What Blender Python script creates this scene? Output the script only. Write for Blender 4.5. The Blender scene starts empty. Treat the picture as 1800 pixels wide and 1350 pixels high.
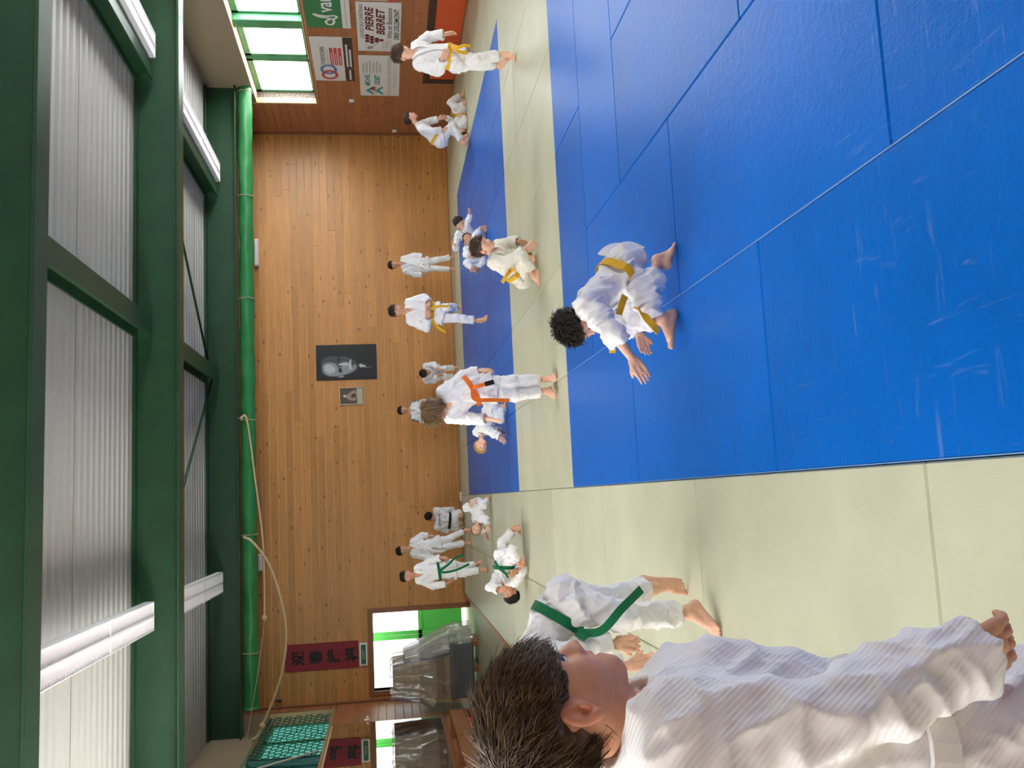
import bpy, bmesh, math, random
import numpy as np
from mathutils import Vector, Matrix
random.seed(7); rng = np.random.default_rng(7)
scn = bpy.context.scene
COL = scn.collection

# ---------------------------------------------------------------- camera
F_PX = 1570.5
YAW, PITCH, ROLL = 0.12500, 0.14230, 0.02988
CAM_POS = Vector((-0.0112, 0.0, 1.55))
def cam_axes():
    cy, sy, cp, sp = math.cos(YAW), math.sin(YAW), math.cos(PITCH), math.sin(PITCH)
    fwd = Vector((sy*cp, cy*cp, -sp)); right = Vector((cy, -sy, 0)); down = fwd.cross(right)
    cr, sr = math.cos(ROLL), math.sin(ROLL)
    return cr*right + sr*down, -sr*right + cr*down, fwd
r_, d_, f_ = cam_axes()
cd = bpy.data.cameras.new('camera'); cam = bpy.data.objects.new('camera', cd); COL.objects.link(cam)
cd.sensor_fit = 'AUTO'; cd.sensor_width = 36.0; cd.lens = 36.0*F_PX/1800.0; cd.clip_start = 0.05; cd.clip_end = 200
# the photograph was taken with the phone held sideways: picture up is the room's right
cam.matrix_world = Matrix(((d_.x, r_.x, -f_.x, CAM_POS.x), (d_.y, r_.y, -f_.y, CAM_POS.y), (d_.z, r_.z, -f_.z, CAM_POS.z), (0, 0, 0, 1)))
scn.camera = cam

# ---------------------------------------------------------------- world, exposure
SKY_L, SKY_R, SKY_D = 26.0, 22.0, 2.6          # brightness of the daylight in left / right windows / door
w = bpy.data.worlds.new('world'); scn.world = w; w.use_nodes = True
w.node_tree.nodes['Background'].inputs[0].default_value = (0.80, 0.90, 1.0, 1)
w.node_tree.nodes['Background'].inputs[1].default_value = 1.0
vs = scn.view_settings
vs.view_transform = 'Standard'; vs.look = 'None'; vs.gamma = 1.0; vs.use_curve_mapping = False; vs.exposure = -0.13
scn.display_settings.display_device = 'sRGB'

# ---------------------------------------------------------------- helpers: materials
def lin(c):
    if isinstance(c, str): c = tuple(int(c[i:i+2], 16) for i in (0, 2, 4))
    return tuple(((v/255)/12.92 if v/255 <= 0.04045 else ((v/255+0.055)/1.055)**2.4) for v in c) + (1.0,)
MATS = {}
def nodes(m): return m.node_tree.nodes, m.node_tree.links
def mat(name, col, rough=0.6, metal=0.0, spec=0.5, emit=None, es=0.0, coat=0.0, trans=0.0, alpha=1.0, sss=0.0):
    if name in MATS: return MATS[name]
    m = bpy.data.materials.new(name); m.use_nodes = True
    b = m.node_tree.nodes['Principled BSDF']
    b.inputs['Base Color'].default_value = lin(col) if not (isinstance(col, tuple) and len(col) == 4) else col
    b.inputs['Roughness'].default_value = rough; b.inputs['Metallic'].default_value = metal
    b.inputs['Specular IOR Level'].default_value = spec
    if emit is not None: b.inputs['Emission Color'].default_value = lin(emit); b.inputs['Emission Strength'].default_value = es
    b.inputs['Coat Weight'].default_value = coat
    b.inputs['Transmission Weight'].default_value = trans
    b.inputs['Alpha'].default_value = alpha
    if sss: b.inputs['Subsurface Weight'].default_value = sss; b.inputs['Subsurface Radius'].default_value = (0.9, 0.35, 0.2); b.inputs['Subsurface Scale'].default_value = 0.012
    MATS[name] = m; return m
def N(m, t, **kw):
    n = m.node_tree.nodes.new(t)
    for k, v in kw.items():
        if k.startswith('i_'): n.inputs[k[2:].replace('_', ' ')].default_value = v
        elif isinstance(k, str): setattr(n, k, v)
    return n
def L(m, a, b): m.node_tree.links.new(a, b)
def bsdf(m): return m.node_tree.nodes['Principled BSDF']
def coords(m, scale=(1, 1, 1), space='pos', rot=(0, 0, 0)):
    mp = N(m, 'ShaderNodeMapping'); mp.inputs['Scale'].default_value = scale; mp.inputs['Rotation'].default_value = rot
    if space == 'pos': g = N(m, 'ShaderNodeNewGeometry'); L(m, g.outputs['Position'], mp.inputs['Vector'])
    else: g = N(m, 'ShaderNodeTexCoord'); L(m, g.outputs['Object'], mp.inputs['Vector'])
    return mp.outputs['Vector']
def noise(m, vec, scale, detail=3, rough=0.55, dist=0.0):
    n = N(m, 'ShaderNodeTexNoise'); n.inputs['Scale'].default_value = scale; n.inputs['Detail'].default_value = detail
    n.inputs['Roughness'].default_value = rough; n.inputs['Distortion'].default_value = dist
    L(m, vec, n.inputs['Vector']); return n.outputs['Fac']
def ramp(m, fac, stops):
    r = N(m, 'ShaderNodeValToRGB'); cr = r.color_ramp
    while len(cr.elements) < len(stops): cr.elements.new(0.5)
    for e, (p, c) in zip(cr.elements, stops): e.position = p; e.color = c if len(c) == 4 else tuple(c)+(1,)
    L(m, fac, r.inputs['Fac']); return r.outputs['Color']
def mixc(m, fac, a, b, mode='MIX'):
    x = N(m, 'ShaderNodeMix', data_type='RGBA', blend_type=mode)
    for s, v in ((0, fac), (6, a), (7, b)):
        if isinstance(v, bpy.types.NodeSocket): L(m, v, x.inputs[s])
        else: x.inputs[s].default_value = v
    return x.outputs[2]
def mathn(m, op, a, b=0.0, clamp=False):
    x = N(m, 'ShaderNodeMath', operation=op, use_clamp=clamp)
    for s, v in ((0, a), (1, b)):
        if isinstance(v, bpy.types.NodeSocket): L(m, v, x.inputs[s])
        else: x.inputs[s].default_value = v
    return x.outputs[0]
def bump(m, h, strength=0.3, dist=0.01):
    b = N(m, 'ShaderNodeBump'); b.inputs['Strength'].default_value = strength; b.inputs['Distance'].default_value = dist
    L(m, h, b.inputs['Height']); L(m, b.outputs['Normal'], bsdf(m).inputs['Normal'])

# ---------------------------------------------------------------- helpers: objects and meshes
def tag(o, label=None, cat=None, group=None, kind=None):
    if label: o['label'] = label
    if cat: o['category'] = cat
    if group: o['group'] = group
    if kind: o['kind'] = kind
    return o
def empty(name, loc=(0, 0, 0), rz=0.0, parent=None):
    o = bpy.data.objects.new(name, None); COL.objects.link(o); o.location = loc; o.rotation_euler = (0, 0, rz); o.empty_display_size = 0.1
    if parent: o.parent = parent
    return o
def mesh_arrays(name, V, faces, smooth=True):
    """V (n,3) array, faces: (m,4) or (m,3) int array or a list of index tuples"""
    me = bpy.data.meshes.new(name)
    if isinstance(faces, np.ndarray):
        m, k = faces.shape
        me.vertices.add(len(V)); me.vertices.foreach_set('co', np.asarray(V, np.float32).ravel())
        me.loops.add(m*k); me.loops.foreach_set('vertex_index', faces.astype(np.int32).ravel())
        me.polygons.add(m); me.polygons.foreach_set('loop_start', np.arange(0, m*k, k, dtype=np.int32))
        try: me.polygons.foreach_set('loop_total', np.full(m, k, np.int32))
        except Exception: pass
        me.update(calc_edges=True)
    else:
        me.from_pydata([tuple(map(float, v)) for v in V], [], faces); me.update()
    if smooth: me.polygons.foreach_set('use_smooth', np.ones(len(me.polygons), bool))
    return me
def link(name, me, m, parent=None, loc=None):
    o = bpy.data.objects.new(name, me); COL.objects.link(o)
    if m is not None and not me.materials: me.materials.append(m)
    if parent is not None: o.parent = parent
    if loc is not None: o.location = loc
    return o
def child_world(o, parent):
    """parent o (built in world coordinates) under an Empty standing at parent.location"""
    o.parent = parent; o.matrix_parent_inverse = Matrix.Translation(-Vector(parent.location)); return o
BOXF = [(0, 3, 2, 1), (4, 5, 6, 7), (0, 1, 5, 4), (1, 2, 6, 5), (2, 3, 7, 6), (3, 0, 4, 7)]
class MB:
    """collects boxes, tubes and prisms into ONE mesh object"""
    def __init__(s): s.v = []; s.f = []
    def add(s, V, Fs):
        n = len(s.v); s.v += [tuple(map(float, p)) for p in V]; s.f += [tuple(i+n for i in f) for f in Fs]; return s
    def box(s, x0, x1, y0, y1, z0, z1, bev=0.0):
        if bev <= 0:
            return s.add([(x0, y0, z0), (x1, y0, z0), (x1, y1, z0), (x0, y1, z0), (x0, y0, z1), (x1, y0, z1), (x1, y1, z1), (x0, y1, z1)], BOXF)
        bm = bmesh.new(); vs_ = [bm.verts.new(p) for p in [(x0, y0, z0), (x1, y0, z0), (x1, y1, z0), (x0, y1, z0), (x0, y0, z1), (x1, y0, z1), (x1, y1, z1), (x0, y1, z1)]]
        for f in BOXF: bm.faces.new([vs_[i] for i in f])
        bmesh.ops.bevel(bm, geom=list(bm.edges), offset=bev, segments=1, affect='EDGES')
        bm.verts.index_update(); s.add([v.co[:] for v in bm.verts], [tuple(v.index for v in f.verts) for f in bm.faces]); bm.free(); return s
    def obox(s, c, ax, ay, az):
        c, ax, ay, az = Vector(c), Vector(ax), Vector(ay), Vector(az)
        P = [c+sx*ax+sy*ay+sz*az for sz in (-1, 1) for sx, sy in ((-1, -1), (1, -1), (1, 1), (-1, 1))]
        return s.add(P, BOXF)
    def bar(s, a, b, wx, wy, up=(0, 0, 1)):
        a, b = Vector(a), Vector(b); d = (b-a); u = Vector(up)
        x = d.cross(u)
        if x.length < 1e-5: x = d.cross(Vector((0, 1, 0)))
        x.normalize(); y = x.cross(d).normalized()
        return s.obox((a+b)/2, x*wx/2, y*wy/2, d/2)
    def tube(s, pts, r, n=8, cap=True):
        V, Fs = sweep(pts, r, n, cap); return s.add(V, Fs)
    def cyl(s, a, b, r, n=16, r2=None):
        V, Fs = sweep([a, b], [r, r if r2 is None else r2], n, True); return s.add(V, Fs)
    def poly(s, pts, nrm, th):
        """thick flat polygon: pts in order, extruded by th along nrm"""
        nv = Vector(nrm)*th; k = len(pts); P = [Vector(p) for p in pts] + [Vector(p)+nv for p in pts]
        return s.add(P, [tuple(range(k))[::-1], tuple(range(k, 2*k))] + [(i, (i+1) % k, k+(i+1) % k, k+i) for i in range(k)])
    def build(s, name, m, parent=None, smooth=False, bevel=0.0, world=False):
        me = bpy.data.meshes.new(name); me.from_pydata(s.v, [], s.f)
        bm = bmesh.new(); bm.from_mesh(me); bmesh.ops.recalc_face_normals(bm, faces=bm.faces)
        if bevel: bmesh.ops.bevel(bm, geom=list(bm.edges), offset=bevel, segments=2, affect='EDGES')
        bm.to_mesh(me); bm.free(); me.update()
        if smooth: me.polygons.foreach_set('use_smooth', np.ones(len(me.polygons), bool))
        o = link(name, me, m)
        if parent is not None:
            if world: child_world(o, parent)
            else: o.parent = parent
        return o
def frames(P):
    P = [Vector(p) for p in P]; n = len(P); T = []
    for i in range(n):
        t = P[min(i+1, n-1)] - P[max(i-1, 0)]; T.append(t.normalized() if t.length > 1e-9 else Vector((0, 0, 1)))
    a = T[0].orthogonal().normalized(); out = []
    for i in range(n):
        a = (a - T[i]*a.dot(T[i]))
        a = a.normalized() if a.length > 1e-6 else T[i].orthogonal().normalized()
        out.append((P[i], T[i], a, T[i].cross(a)))
    return out
def sweep(P, r, n=8, cap=True):
    fr = frames(P); V = []; Fs = []; k = len(fr)
    rr = r if hasattr(r, '__len__') else [r]*k
    for (p, t, a, b), q in zip(fr, rr):
        for j in range(n):
            th = 2*math.pi*j/n; V.append(p + a*(q*math.cos(th)) + b*(q*math.sin(th)))
    for i in range(k-1):
        for j in range(n): Fs.append((i*n+j, i*n+(j+1) % n, (i+1)*n+(j+1) % n, (i+1)*n+j))
    if cap: Fs += [tuple(range(n))[::-1], tuple(range((k-1)*n, k*n))]
    return V, Fs
def spline(P, n=10):
    P = [Vector(p) for p in P]; Q = [2*P[0]-P[1]] + P + [2*P[-1]-P[-2]]; out = []
    for i in range(1, len(Q)-2):
        for j in range(n):
            t = j/n; a, b, c, d = Q[i-1], Q[i], Q[i+1], Q[i+2]
            out.append(0.5*((2*b) + (c-a)*t + (2*a-5*b+4*c-d)*t*t + (3*b-a-3*c+d)*t**3))
    out.append(P[-1]); return out
def text_mesh(body, wd, ht, shear=0.0, bold=0.0):
    """vertices (s to the right, t upward) and faces of a line of text stretched to wd x ht, anchored bottom-left"""
    cu = bpy.data.curves.new('text', 'FONT'); cu.body = body; cu.size = 1.0; cu.shear = shear; cu.offset = bold; cu.resolution_u = 3; cu.fill_mode = 'FRONT'
    o = bpy.data.objects.new('text', cu); COL.objects.link(o)
    dg = bpy.context.evaluated_depsgraph_get(); me = bpy.data.meshes.new_from_object(o.evaluated_get(dg))
    V = np.array([v.co[:2] for v in me.vertices]).reshape(-1, 2); Fs = [tuple(p.vertices) for p in me.polygons]
    bpy.data.objects.remove(o); bpy.data.curves.remove(cu); bpy.data.meshes.remove(me)
    if len(V) == 0: return V, Fs
    lo, hi = V.min(0), V.max(0); V = (V-lo)/np.maximum(hi-lo, 1e-6)
    return V*np.array([wd, ht]), Fs
def put_text(name, body, org, sx, tx, s0, t0, wd, ht, m, parent, nrm, shear=0.0, bold=0.0, off=0.003):
    """org + s*sx + t*tx; text baseline-left at (s0, t0)"""
    V, Fs = text_mesh(body, wd, ht, shear, bold)
    if len(V) == 0: return None
    org, sx, tx, nrm = Vector(org), Vector(sx), Vector(tx), Vector(nrm)
    P = [org + sx*(s0+v[0]) + tx*(t0+v[1]) + nrm*off for v in V]
    me = mesh_arrays(name, np.array([p[:] for p in P]), Fs, smooth=False)
    return child_world(link(name, me, m), parent)
# ---------------------------------------------------------------- surface materials
def wood_mat(name, base, var=0.11, vertical=False, along='x', knots=True, rough=0.45, coat=0.15):
    m = mat(name, base, rough=rough, coat=coat); b = bsdf(m); b.inputs['Coat Roughness'].default_value = 0.35
    sc = {'x': (0.55, 9, 9), 'y': (9, 0.55, 9), 'z': (9, 9, 0.55)}[along]
    oi = N(m, 'ShaderNodeObjectInfo'); v = coords(m, sc)
    off = N(m, 'ShaderNodeVectorMath', operation='ADD'); cx = N(m, 'ShaderNodeCombineXYZ')
    r10 = mathn(m, 'MULTIPLY', oi.outputs['Random'], 31.0)
    for i in range(3): L(m, r10, cx.inputs[i])
    L(m, v, off.inputs[0]); L(m, cx.outputs[0], off.inputs[1])
    g = noise(m, off.outputs[0], 2.2, 5, 0.62, 1.2)
    B = Vector(lin(base)[:3])
    dark, light = B*0.80, B*1.14
    col = ramp(m, g, [(0.28, tuple(dark)), (0.72, tuple(light))])
    tone = mathn(m, 'ADD', mathn(m, 'MULTIPLY', oi.outputs['Random'], var*2), 1.0-var)
    col = mixc(m, 1.0, col, tone, 'MULTIPLY')
    if knots:
        ks = {'x': (1.5, 3.0, 3.0), 'y': (3.0, 1.5, 3.0), 'z': (3.0, 3.0, 1.5)}[along]
        kv = coords(m, ks); vo = N(m, 'ShaderNodeTexVoronoi'); vo.inputs['Scale'].default_value = 2.3; L(m, kv, vo.inputs['Vector'])
        kf = ramp(m, vo.outputs['Distance'], [(0.08, (1, 1, 1)), (0.17, (0, 0, 0))]); sp_ = N(m, 'ShaderNodeSeparateColor'); L(m, vo.outputs['Color'], sp_.inputs[0]); kf = mathn(m, 'MULTIPLY', kf, mathn(m, 'GREATER_THAN', sp_.outputs[0], 0.38))
        col = mixc(m, mathn(m, 'MULTIPLY', kf, 0.72), col, (B.x*0.16, B.y*0.10, B.z*0.08, 1))
    L(m, col, b.inputs['Base Color']); bump(m, g, 0.12, 0.004)
    return m
WOODX = wood_mat('pine_boards_back', 'C48848', along='x')
WOODY = wood_mat('pine_boards_side', 'A26640', along='y')
WOODZ = wood_mat('wood_trim', '8A5532', along='z', knots=False)
WOODT = wood_mat('wood_trim_long', '94603C', along='y', knots=False)
PALEWOOD = wood_mat('pale_wood', 'C09A68', along='z', knots=True)
GAP = mat('board_backing', 'D8B48A', 0.8)
PLASTER = mat('plaster', '8E7F66', 0.85)
STONE = mat('rough_stone', '8A7B6C', 0.9)
n_ = noise(STONE, coords(STONE), 60, 4); L(STONE, ramp(STONE, n_, [(0.42, (0.03, 0.022, 0.018)), (0.66, (0.34, 0.28, 0.23))]), bsdf(STONE).inputs['Base Color']); bump(STONE, n_, 0.9, 0.02)
def steel(name, col, rough=0.42):
    m = mat(name, col, rough, spec=0.4); n = noise(m, coords(m), 3.0, 4)
    B = Vector(lin(col)[:3]); L(m, ramp(m, n, [(0.3, tuple(B*0.85)), (0.7, tuple(B*1.15))]), bsdf(m).inputs['Base Color']); return m
GREEN = steel('green_steel', '20422A'); GREEN2 = steel('green_frame', '4C9466', 0.35); DOORGREEN = mat('green_door_paint', '58C75C', 0.35)
DECK = mat('white_steel_deck', 'AEACA6', 0.55)
WHITE = mat('white_enamel', 'EFEFEF', 0.35)
LAMPIN = mat('lamp_reflector', 'E6E2E4', 0.3)
def sky_mat(name, col, s):
    m = bpy.data.materials.new(name); m.use_nodes = True; nt = m.node_tree; nt.nodes.remove(nt.nodes['Principled BSDF'])
    e = nt.nodes.new('ShaderNodeEmission'); e.inputs[0].default_value = col + (1,); e.inputs[1].default_value = s
    nt.links.new(e.outputs[0], nt.nodes['Material Output'].inputs[0]); return m
PANE_L = sky_mat('daylit_pane_left', (1.0, 0.985, 0.955), SKY_L)
PANE_R = sky_mat('daylit_pane_right', (0.95, 0.985, 1.0), SKY_R)
PANE_D = sky_mat('daylit_pane_door', (1.0, 1.0, 0.97), SKY_D)
PORCH_FILL = sky_mat('porch_fill_glow', (1.0, 1.0, 0.97), 8.0)  # glow of the hidden porch ceiling, added to brighten the green doors
PANE_T = sky_mat('teal_blind_daylit', (0.16, 0.62, 0.47), 0.75)
def vinyl(name, col, scuff):
    m = mat(name, col, 0.36, spec=0.11); b = bsdf(m); oi = N(m, 'ShaderNodeObjectInfo'); B = Vector(lin(col)[:3])
    v = coords(m); n1 = noise(m, v, 1.6, 4, 0.6)
    c = ramp(m, n1, [(0.25, tuple(B*0.9)), (0.75, tuple(B*1.1))])
    c = mixc(m, 1.0, c, mathn(m, 'ADD', mathn(m, 'MULTIPLY', oi.outputs['Random'], 0.16), 0.92), 'MULTIPLY')
    # scuffs: thin pale streaks and smudges
    sv = coords(m, (1.6, 16, 1), rot=(0, 0, 0.5)); s1 = noise(m, sv, 1.6, 6, 0.7, 0.8)
    s2 = noise(m, coords(m, (18.0, 1.8, 1), rot=(0, 0, -0.35)), 1.5, 6, 0.7, 1.2)
    sm = mathn(m, 'MAXIMUM', ramp(m, s1, [(0.60, (0, 0, 0)), (0.78, (1, 1, 1))]), ramp(m, s2, [(0.61, (0, 0, 0)), (0.80, (1, 1, 1))]))
    c = mixc(m, mathn(m, 'MULTIPLY', sm, scuff), c, tuple(Vector((0.45, 0.5, 0.55))*0.9) + (1,))
    L(m, c, b.inputs['Base Color'])
    L(m, mathn(m, 'ADD', mathn(m, 'MULTIPLY', n1, 0.08), 0.285), b.inputs['Roughness'])
    fine = noise(m, v, 160, 2); med = noise(m, v, 26, 3)
    bump(m, mathn(m, 'ADD', mathn(m, 'MULTIPLY', fine, 0.6), med), 0.45, 0.004)
    return m
BLUE = vinyl('blue_mat_vinyl', '0064C4', 0.24); BEIGE = vinyl('beige_mat_vinyl', 'C4C6AE', 0.09)
CONC = mat('old_floor', 'A9A68A', 0.35); n_ = noise(CONC, coords(CONC), 2, 4); bump(CONC, n_, 0.1)
MIRROR = mat('mirror_silver', 'E4E6E2', 0.015, metal=1.0)
ORANGE = mat('orange_panel', 'D2562A', 0.5); DARKB = mat('dark_brown_paint', '3A2A22', 0.5)

# ---------------------------------------------------------------- the room
XL, XR, YW, YB, ZD_, ZF = -4.06, 8.09, 19.19, -5.0, 4.81, -0.10
REC = 0.27                                                     # depth of the window recesses
WZ0, WZ1 = 2.74, 3.92                                          # window opening
# floor: the old floor under the mats, then the mats one by one
fl = MB().box(XL-0.4, XR+0.4, YB, YW+1.6, ZF-0.1, ZF).build('floor', CONC); tag(fl, kind='structure', label='grey old floor under the judo mats')
mats_done = []
def judo_mat(x0, x1, y0, y1, m, lab):
    g = 0.0022; o = MB().box(x0+g, x1-g, y0+g, y1-g, ZF+0.001, 0.0, bev=0.006).build('judo_mat', m, fl); o['label'] = lab; return o
LB, LG = 'blue vinyl judo mat', 'beige vinyl judo mat'
cx_ = [0.03, 0.99, 1.96, 2.94, 3.95, 4.93, 5.98]
def col_mats(x0, x1, ys, m, lab):
    for a, b in zip(ys[:-1], ys[1:]): judo_mat(x0, x1, a, b, m, lab)
# near blue field, seams as in the photograph
col_mats(cx_[0], cx_[1], [-0.58, 1.42, 3.42, 5.42, 7.42], BLUE, LB)
col_mats(cx_[1], cx_[2], [-0.58, 0.42, 2.42, 4.42, 6.42], BLUE, LB)
col_mats(cx_[2], cx_[3], [-0.58, 1.42, 3.42, 5.42], BLUE, LB)
col_mats(cx_[3], cx_[4], [-0.58, 0.42, 2.42, 4.42, 5.42], BLUE, LB)
col_mats(cx_[4], cx_[5], [-0.58, 1.42, 3.42, 5.42], BLUE, LB)
col_mats(cx_[5], cx_[6], [-0.58, 0.42, 2.42, 4.42, 5.42], BLUE, LB)
for a, b in ((1.96, 3.95), (3.95, 5.98)): judo_mat(a, b, 5.42, 6.42, BLUE, LB)
for a, b in ((0.99, 2.94), (2.94, 4.93), (4.93, 5.98)): judo_mat(a, b, 6.42, 7.42, BLUE, LB)
# far blue field
for i in range(6):
    ys = [10.55, 12.2, 13.86, 15.52, 17.15] if i % 2 else [10.55, 11.4, 13.03, 14.7, 16.3, 17.15]
    col_mats(cx_[i], cx_[i+1], ys, BLUE, LB)
# beige surround
col_mats(-0.95, 0.03, [-1.6, 0.42, 2.42, 4.40, 6.42, 8.45, 10.5, 12.5, 14.5, 16.5, YW], BEIGE, LG)
col_mats(-2.0, -0.95, [-1.6, 1.42, 3.42, 5.42, 7.42, 9.45, 11.5, 13.5, 15.5, 17.5, YW], BEIGE, LG)
for i in range(6):
    col_mats(cx_[i], cx_[i+1], [7.42, 8.5, 10.55] if i % 2 else [7.42, 9.5, 10.55], BEIGE, LG)
    judo_mat(cx_[i], cx_[i+1], 17.15, 18.2, BEIGE, LG); judo_mat(cx_[i], cx_[i+1], 18.2, YW, BEIGE, LG)
col_mats(5.98, 7.0, [-0.58, 1.4, 3.4, 5.4, 7.4, 9.4, 11.4, 13.4, 15.4, 17.4, YW], BEIGE, LG)
col_mats(7.0, XR-0.01, [-0.58, 0.4, 2.4, 4.4, 6.4, 8.4, 10.4, 12.4, 14.4, 16.4, 18.4, YW], BEIGE, LG)
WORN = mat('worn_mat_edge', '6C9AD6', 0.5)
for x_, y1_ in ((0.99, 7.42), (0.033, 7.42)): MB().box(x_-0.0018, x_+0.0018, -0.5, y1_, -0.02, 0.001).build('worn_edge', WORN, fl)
tag(MB().box(-2.06, -2.0, -1.6, YW-0.02, ZF, 0.004, bev=0.004).build('trim_1', WOODT), 'brown wooden strip along the left edge of the mats', kind='structure')

# walls of boards
PITCH_B = 0.162
def board(parent, m, x0, x1, y0, y1, z0, z1):
    o = MB().box(x0, x1, y0, y1, z0, z1, bev=0.004).build('board', m, parent); return o
def cut(iv, lo, hi):
    out = []
    for a, b in iv:
        if hi <= a or lo >= b: out.append((a, b)); continue
        if a < lo: out.append((a, lo))
        if b > hi: out.append((hi, b))
    return out
def wall_rows(z0, z1): 
    z = z0
    while z < z1-0.02:
        yield z, min(z+PITCH_B, z1); z += PITCH_B
DX0, DX1, DZ1 = -3.86, -2.30, 1.93
wb = MB().box(XL-0.3, DX0, YW+0.008, YW+0.3, ZF, ZD_).box(DX1, XR+0.4, YW+0.008, YW+0.3, ZF, ZD_).box(DX0, DX1, YW+0.008, YW+0.3, DZ1, ZD_).build('wall_back', GAP)
tag(wb, 'back wall clad in horizontal pine boards', kind='structure')
R1 = random.Random(3)
for z0, z1 in wall_rows(ZF, ZD_-0.01):
    iv = [(XL, XR)]
    if z0 < DZ1 + 0.02: iv = cut(iv, DX0-0.10, DX1+0.10)
    for a, b in iv:
        x = a; first = True
        while x < b-0.05:
            ln = R1.uniform(2.2, 4.6) * (0.5 if first else 1); first = False
            e = min(x+ln, b)
            if b-e < 0.7: e = b
            board(wb, WOODX, x+0.0012, e-0.0012, YW-R1.uniform(0, 0.003), YW+0.009, z0+0.006, z1-0.006); x = e
wr = MB().box(XR+0.02, XR+REC, YB, YW, ZF, WZ0-0.03).box(XR+0.02, XR+REC+0.1, YB, YW+0.2, WZ1, ZD_+0.25).box(XR+0.02, XR+REC, 17.72, YW, WZ0-0.03, WZ1).build('wall_right', GAP)
tag(wr, 'right wall of brown boards below the windows', kind='structure')
for z0, z1 in wall_rows(ZF, WZ0-0.05):
    y = YW-0.003; first = True
    while y > 7.0:
        ln = R1.uniform(1.3, 3.4) * (0.5 if first else 1); first = False
        e = max(y-ln, 7.0)
        board(wr, WOODY, XR-R1.uniform(0, 0.004), XR+0.022, e+0.0014, y-0.0014, z0+0.0035, z1-0.0035); y = e
for z0, z1 in wall_rows(WZ0-0.05, ZD_-0.03): board(wr, WOODY, XR-R1.uniform(0, 0.003), XR+0.022, 17.74, YW-0.003, z0+0.003, z1-0.003)
MB().box(XR-0.002, XR+0.02, YB, 7.0, ZF, WZ0-0.05).build('cladding', WOODY, wr); MB().box(XR-0.002, XR+REC, YB, -0.05, WZ0-0.05, WZ1).build('cladding', WOODY, wr)
MB().box(XR-0.002, XR+0.02, YB, 17.73, WZ1, ZD_).build('lintel', PLASTER, wr)
# left wall: boards near the corner, mirror, window band above
wl = MB().box(XL-REC, XL-0.02, YB, YW, ZF, WZ0-0.03).box(XL-REC-0.1, XL-0.02, YB, YW+0.2, WZ1+0.05, ZD_+0.25).box(XL-REC, XL-0.02, 18.85, YW, WZ0-0.03, WZ1+0.05).build('wall_left', GAP)
tag(wl, 'left wall of boards with a long mirror', kind='structure')
for z0, z1 in wall_rows(ZF, WZ0-0.05):
    board(wl, WOODY, XL-0.022, XL+R1.uniform(0, 0.003), 17.46, YW-0.025, z0+0.004, z1-0.004)
    if z0 < 0.62: board(wl, WOODY, XL-0.022, XL+R1.uniform(0, 0.003), 12.6, 17.455, z0+0.004, z1-0.004)
for z0, z1 in wall_rows(WZ0-0.05, ZD_-0.03): board(wl, WOODY, XL-0.022, XL+R1.uniform(0, 0.003), 18.86, YW-0.025, z0+0.003, z1-0.003)
MB().box(XL-0.02, XL, YB, 12.6, ZF, WZ0-0.05).build('cladding', WOODY, wl); MB().box(XL-REC, XL, YB, -3.15, WZ0-0.05, WZ1+0.05).build('cladding', WOODY, wl)
MB().box(XL-0.02, XL, YB, 18.86, WZ1+0.05, ZD_).build('lintel', PLASTER, wl)
wk = MB().box(XL-0.4, XR+0.4, YB-0.2, YB, ZF, ZD_+0.2).build('wall_rear', WOODX); tag(wk, 'board wall behind the viewer', kind='structure')
# corner trims
tag(MB().box(XR-0.045, XR, YW-0.05, YW, 0, ZD_, bev=0.006).build('trim_2', WOODZ), 'brown corner strip between back wall and right wall', kind='structure')
tag(MB().box(XL, XL+0.05, YW-0.05, YW, ZF, ZD_, bev=0.006).build('trim_3', WOODZ), 'brown corner strip between back wall and left wall', kind='structure')
bbm = wood_mat('foot_shade_wood', 'B07848', along='x', knots=False)
tag(MB().box(-1.98, XR-0.02, YW-0.022, YW, 0.0, 0.045, bev=0.004).build('foot_shade_strip', bbm), 'wooden strip added where the foot of the back wall is slightly shaded', kind='structure')  # stands in for slight shading; the boards themselves run down to the floor

# roof: ribbed white sheets on green girders
ceil = MB().box(XL-0.5, XR+0.5, YB-0.2, YW+0.3, ZD_+0.16, ZD_+0.22).build('ceiling', DECK); tag(ceil, 'ribbed white steel roof deck', kind='structure')
def deck_profile():
    prof = []; y = 0.0
    for k in range(5):
        prof += [(y, 0.0), (y+0.085, 0.0), (y+0.115, 0.055), (y+0.17, 0.055), (y+0.2, 0.0)]; y += 0.2
    return prof
pr = deck_profile(); V = []; Fs = []
for x in (XL-0.3, XR+0.3):
    for (y, z) in pr: V.append((x, y, z))
k = len(pr)
for i in range(k-1): Fs.append((i, i+1, k+i+1, k+i))
dme = bpy.data.meshes.new('deck_sheet'); dme.from_pydata(V, [], Fs); dme.materials.append(DECK)
yy = YB
while yy < YW:
    o = bpy.data.objects.new('deck_sheet', dme); COL.objects.link(o); o.parent = ceil; o.location = (0, yy, ZD_ + (0.004 if int(yy) % 2 else 0)); yy += 1.0
def ibeam_x(y, name, label):
    b = MB(); x0, x1 = XL-0.02, XR+0.02; zt, zb, wf = ZD_-0.005, 4.22, 0.29
    b.box(x0, x1, y, y+wf, zb, zb+0.035, bev=0.006).box(x0, x1, y, y+wf, zt-0.035, zt, bev=0.004).box(x0, x1, y+wf/2-0.012, y+wf/2+0.012, zb+0.03, zt-0.03)
    o = b.build(name, GREEN); return tag(o, label, 'girder', 'green roof girders')
ibeam_x(7.22, 'roof_girder', 'green steel roof girder nearest the viewer, at the picture edge')
ibeam_x(12.15, 'roof_girder', 'green steel roof girder in the middle, between the two ribbed roof bays')
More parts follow.
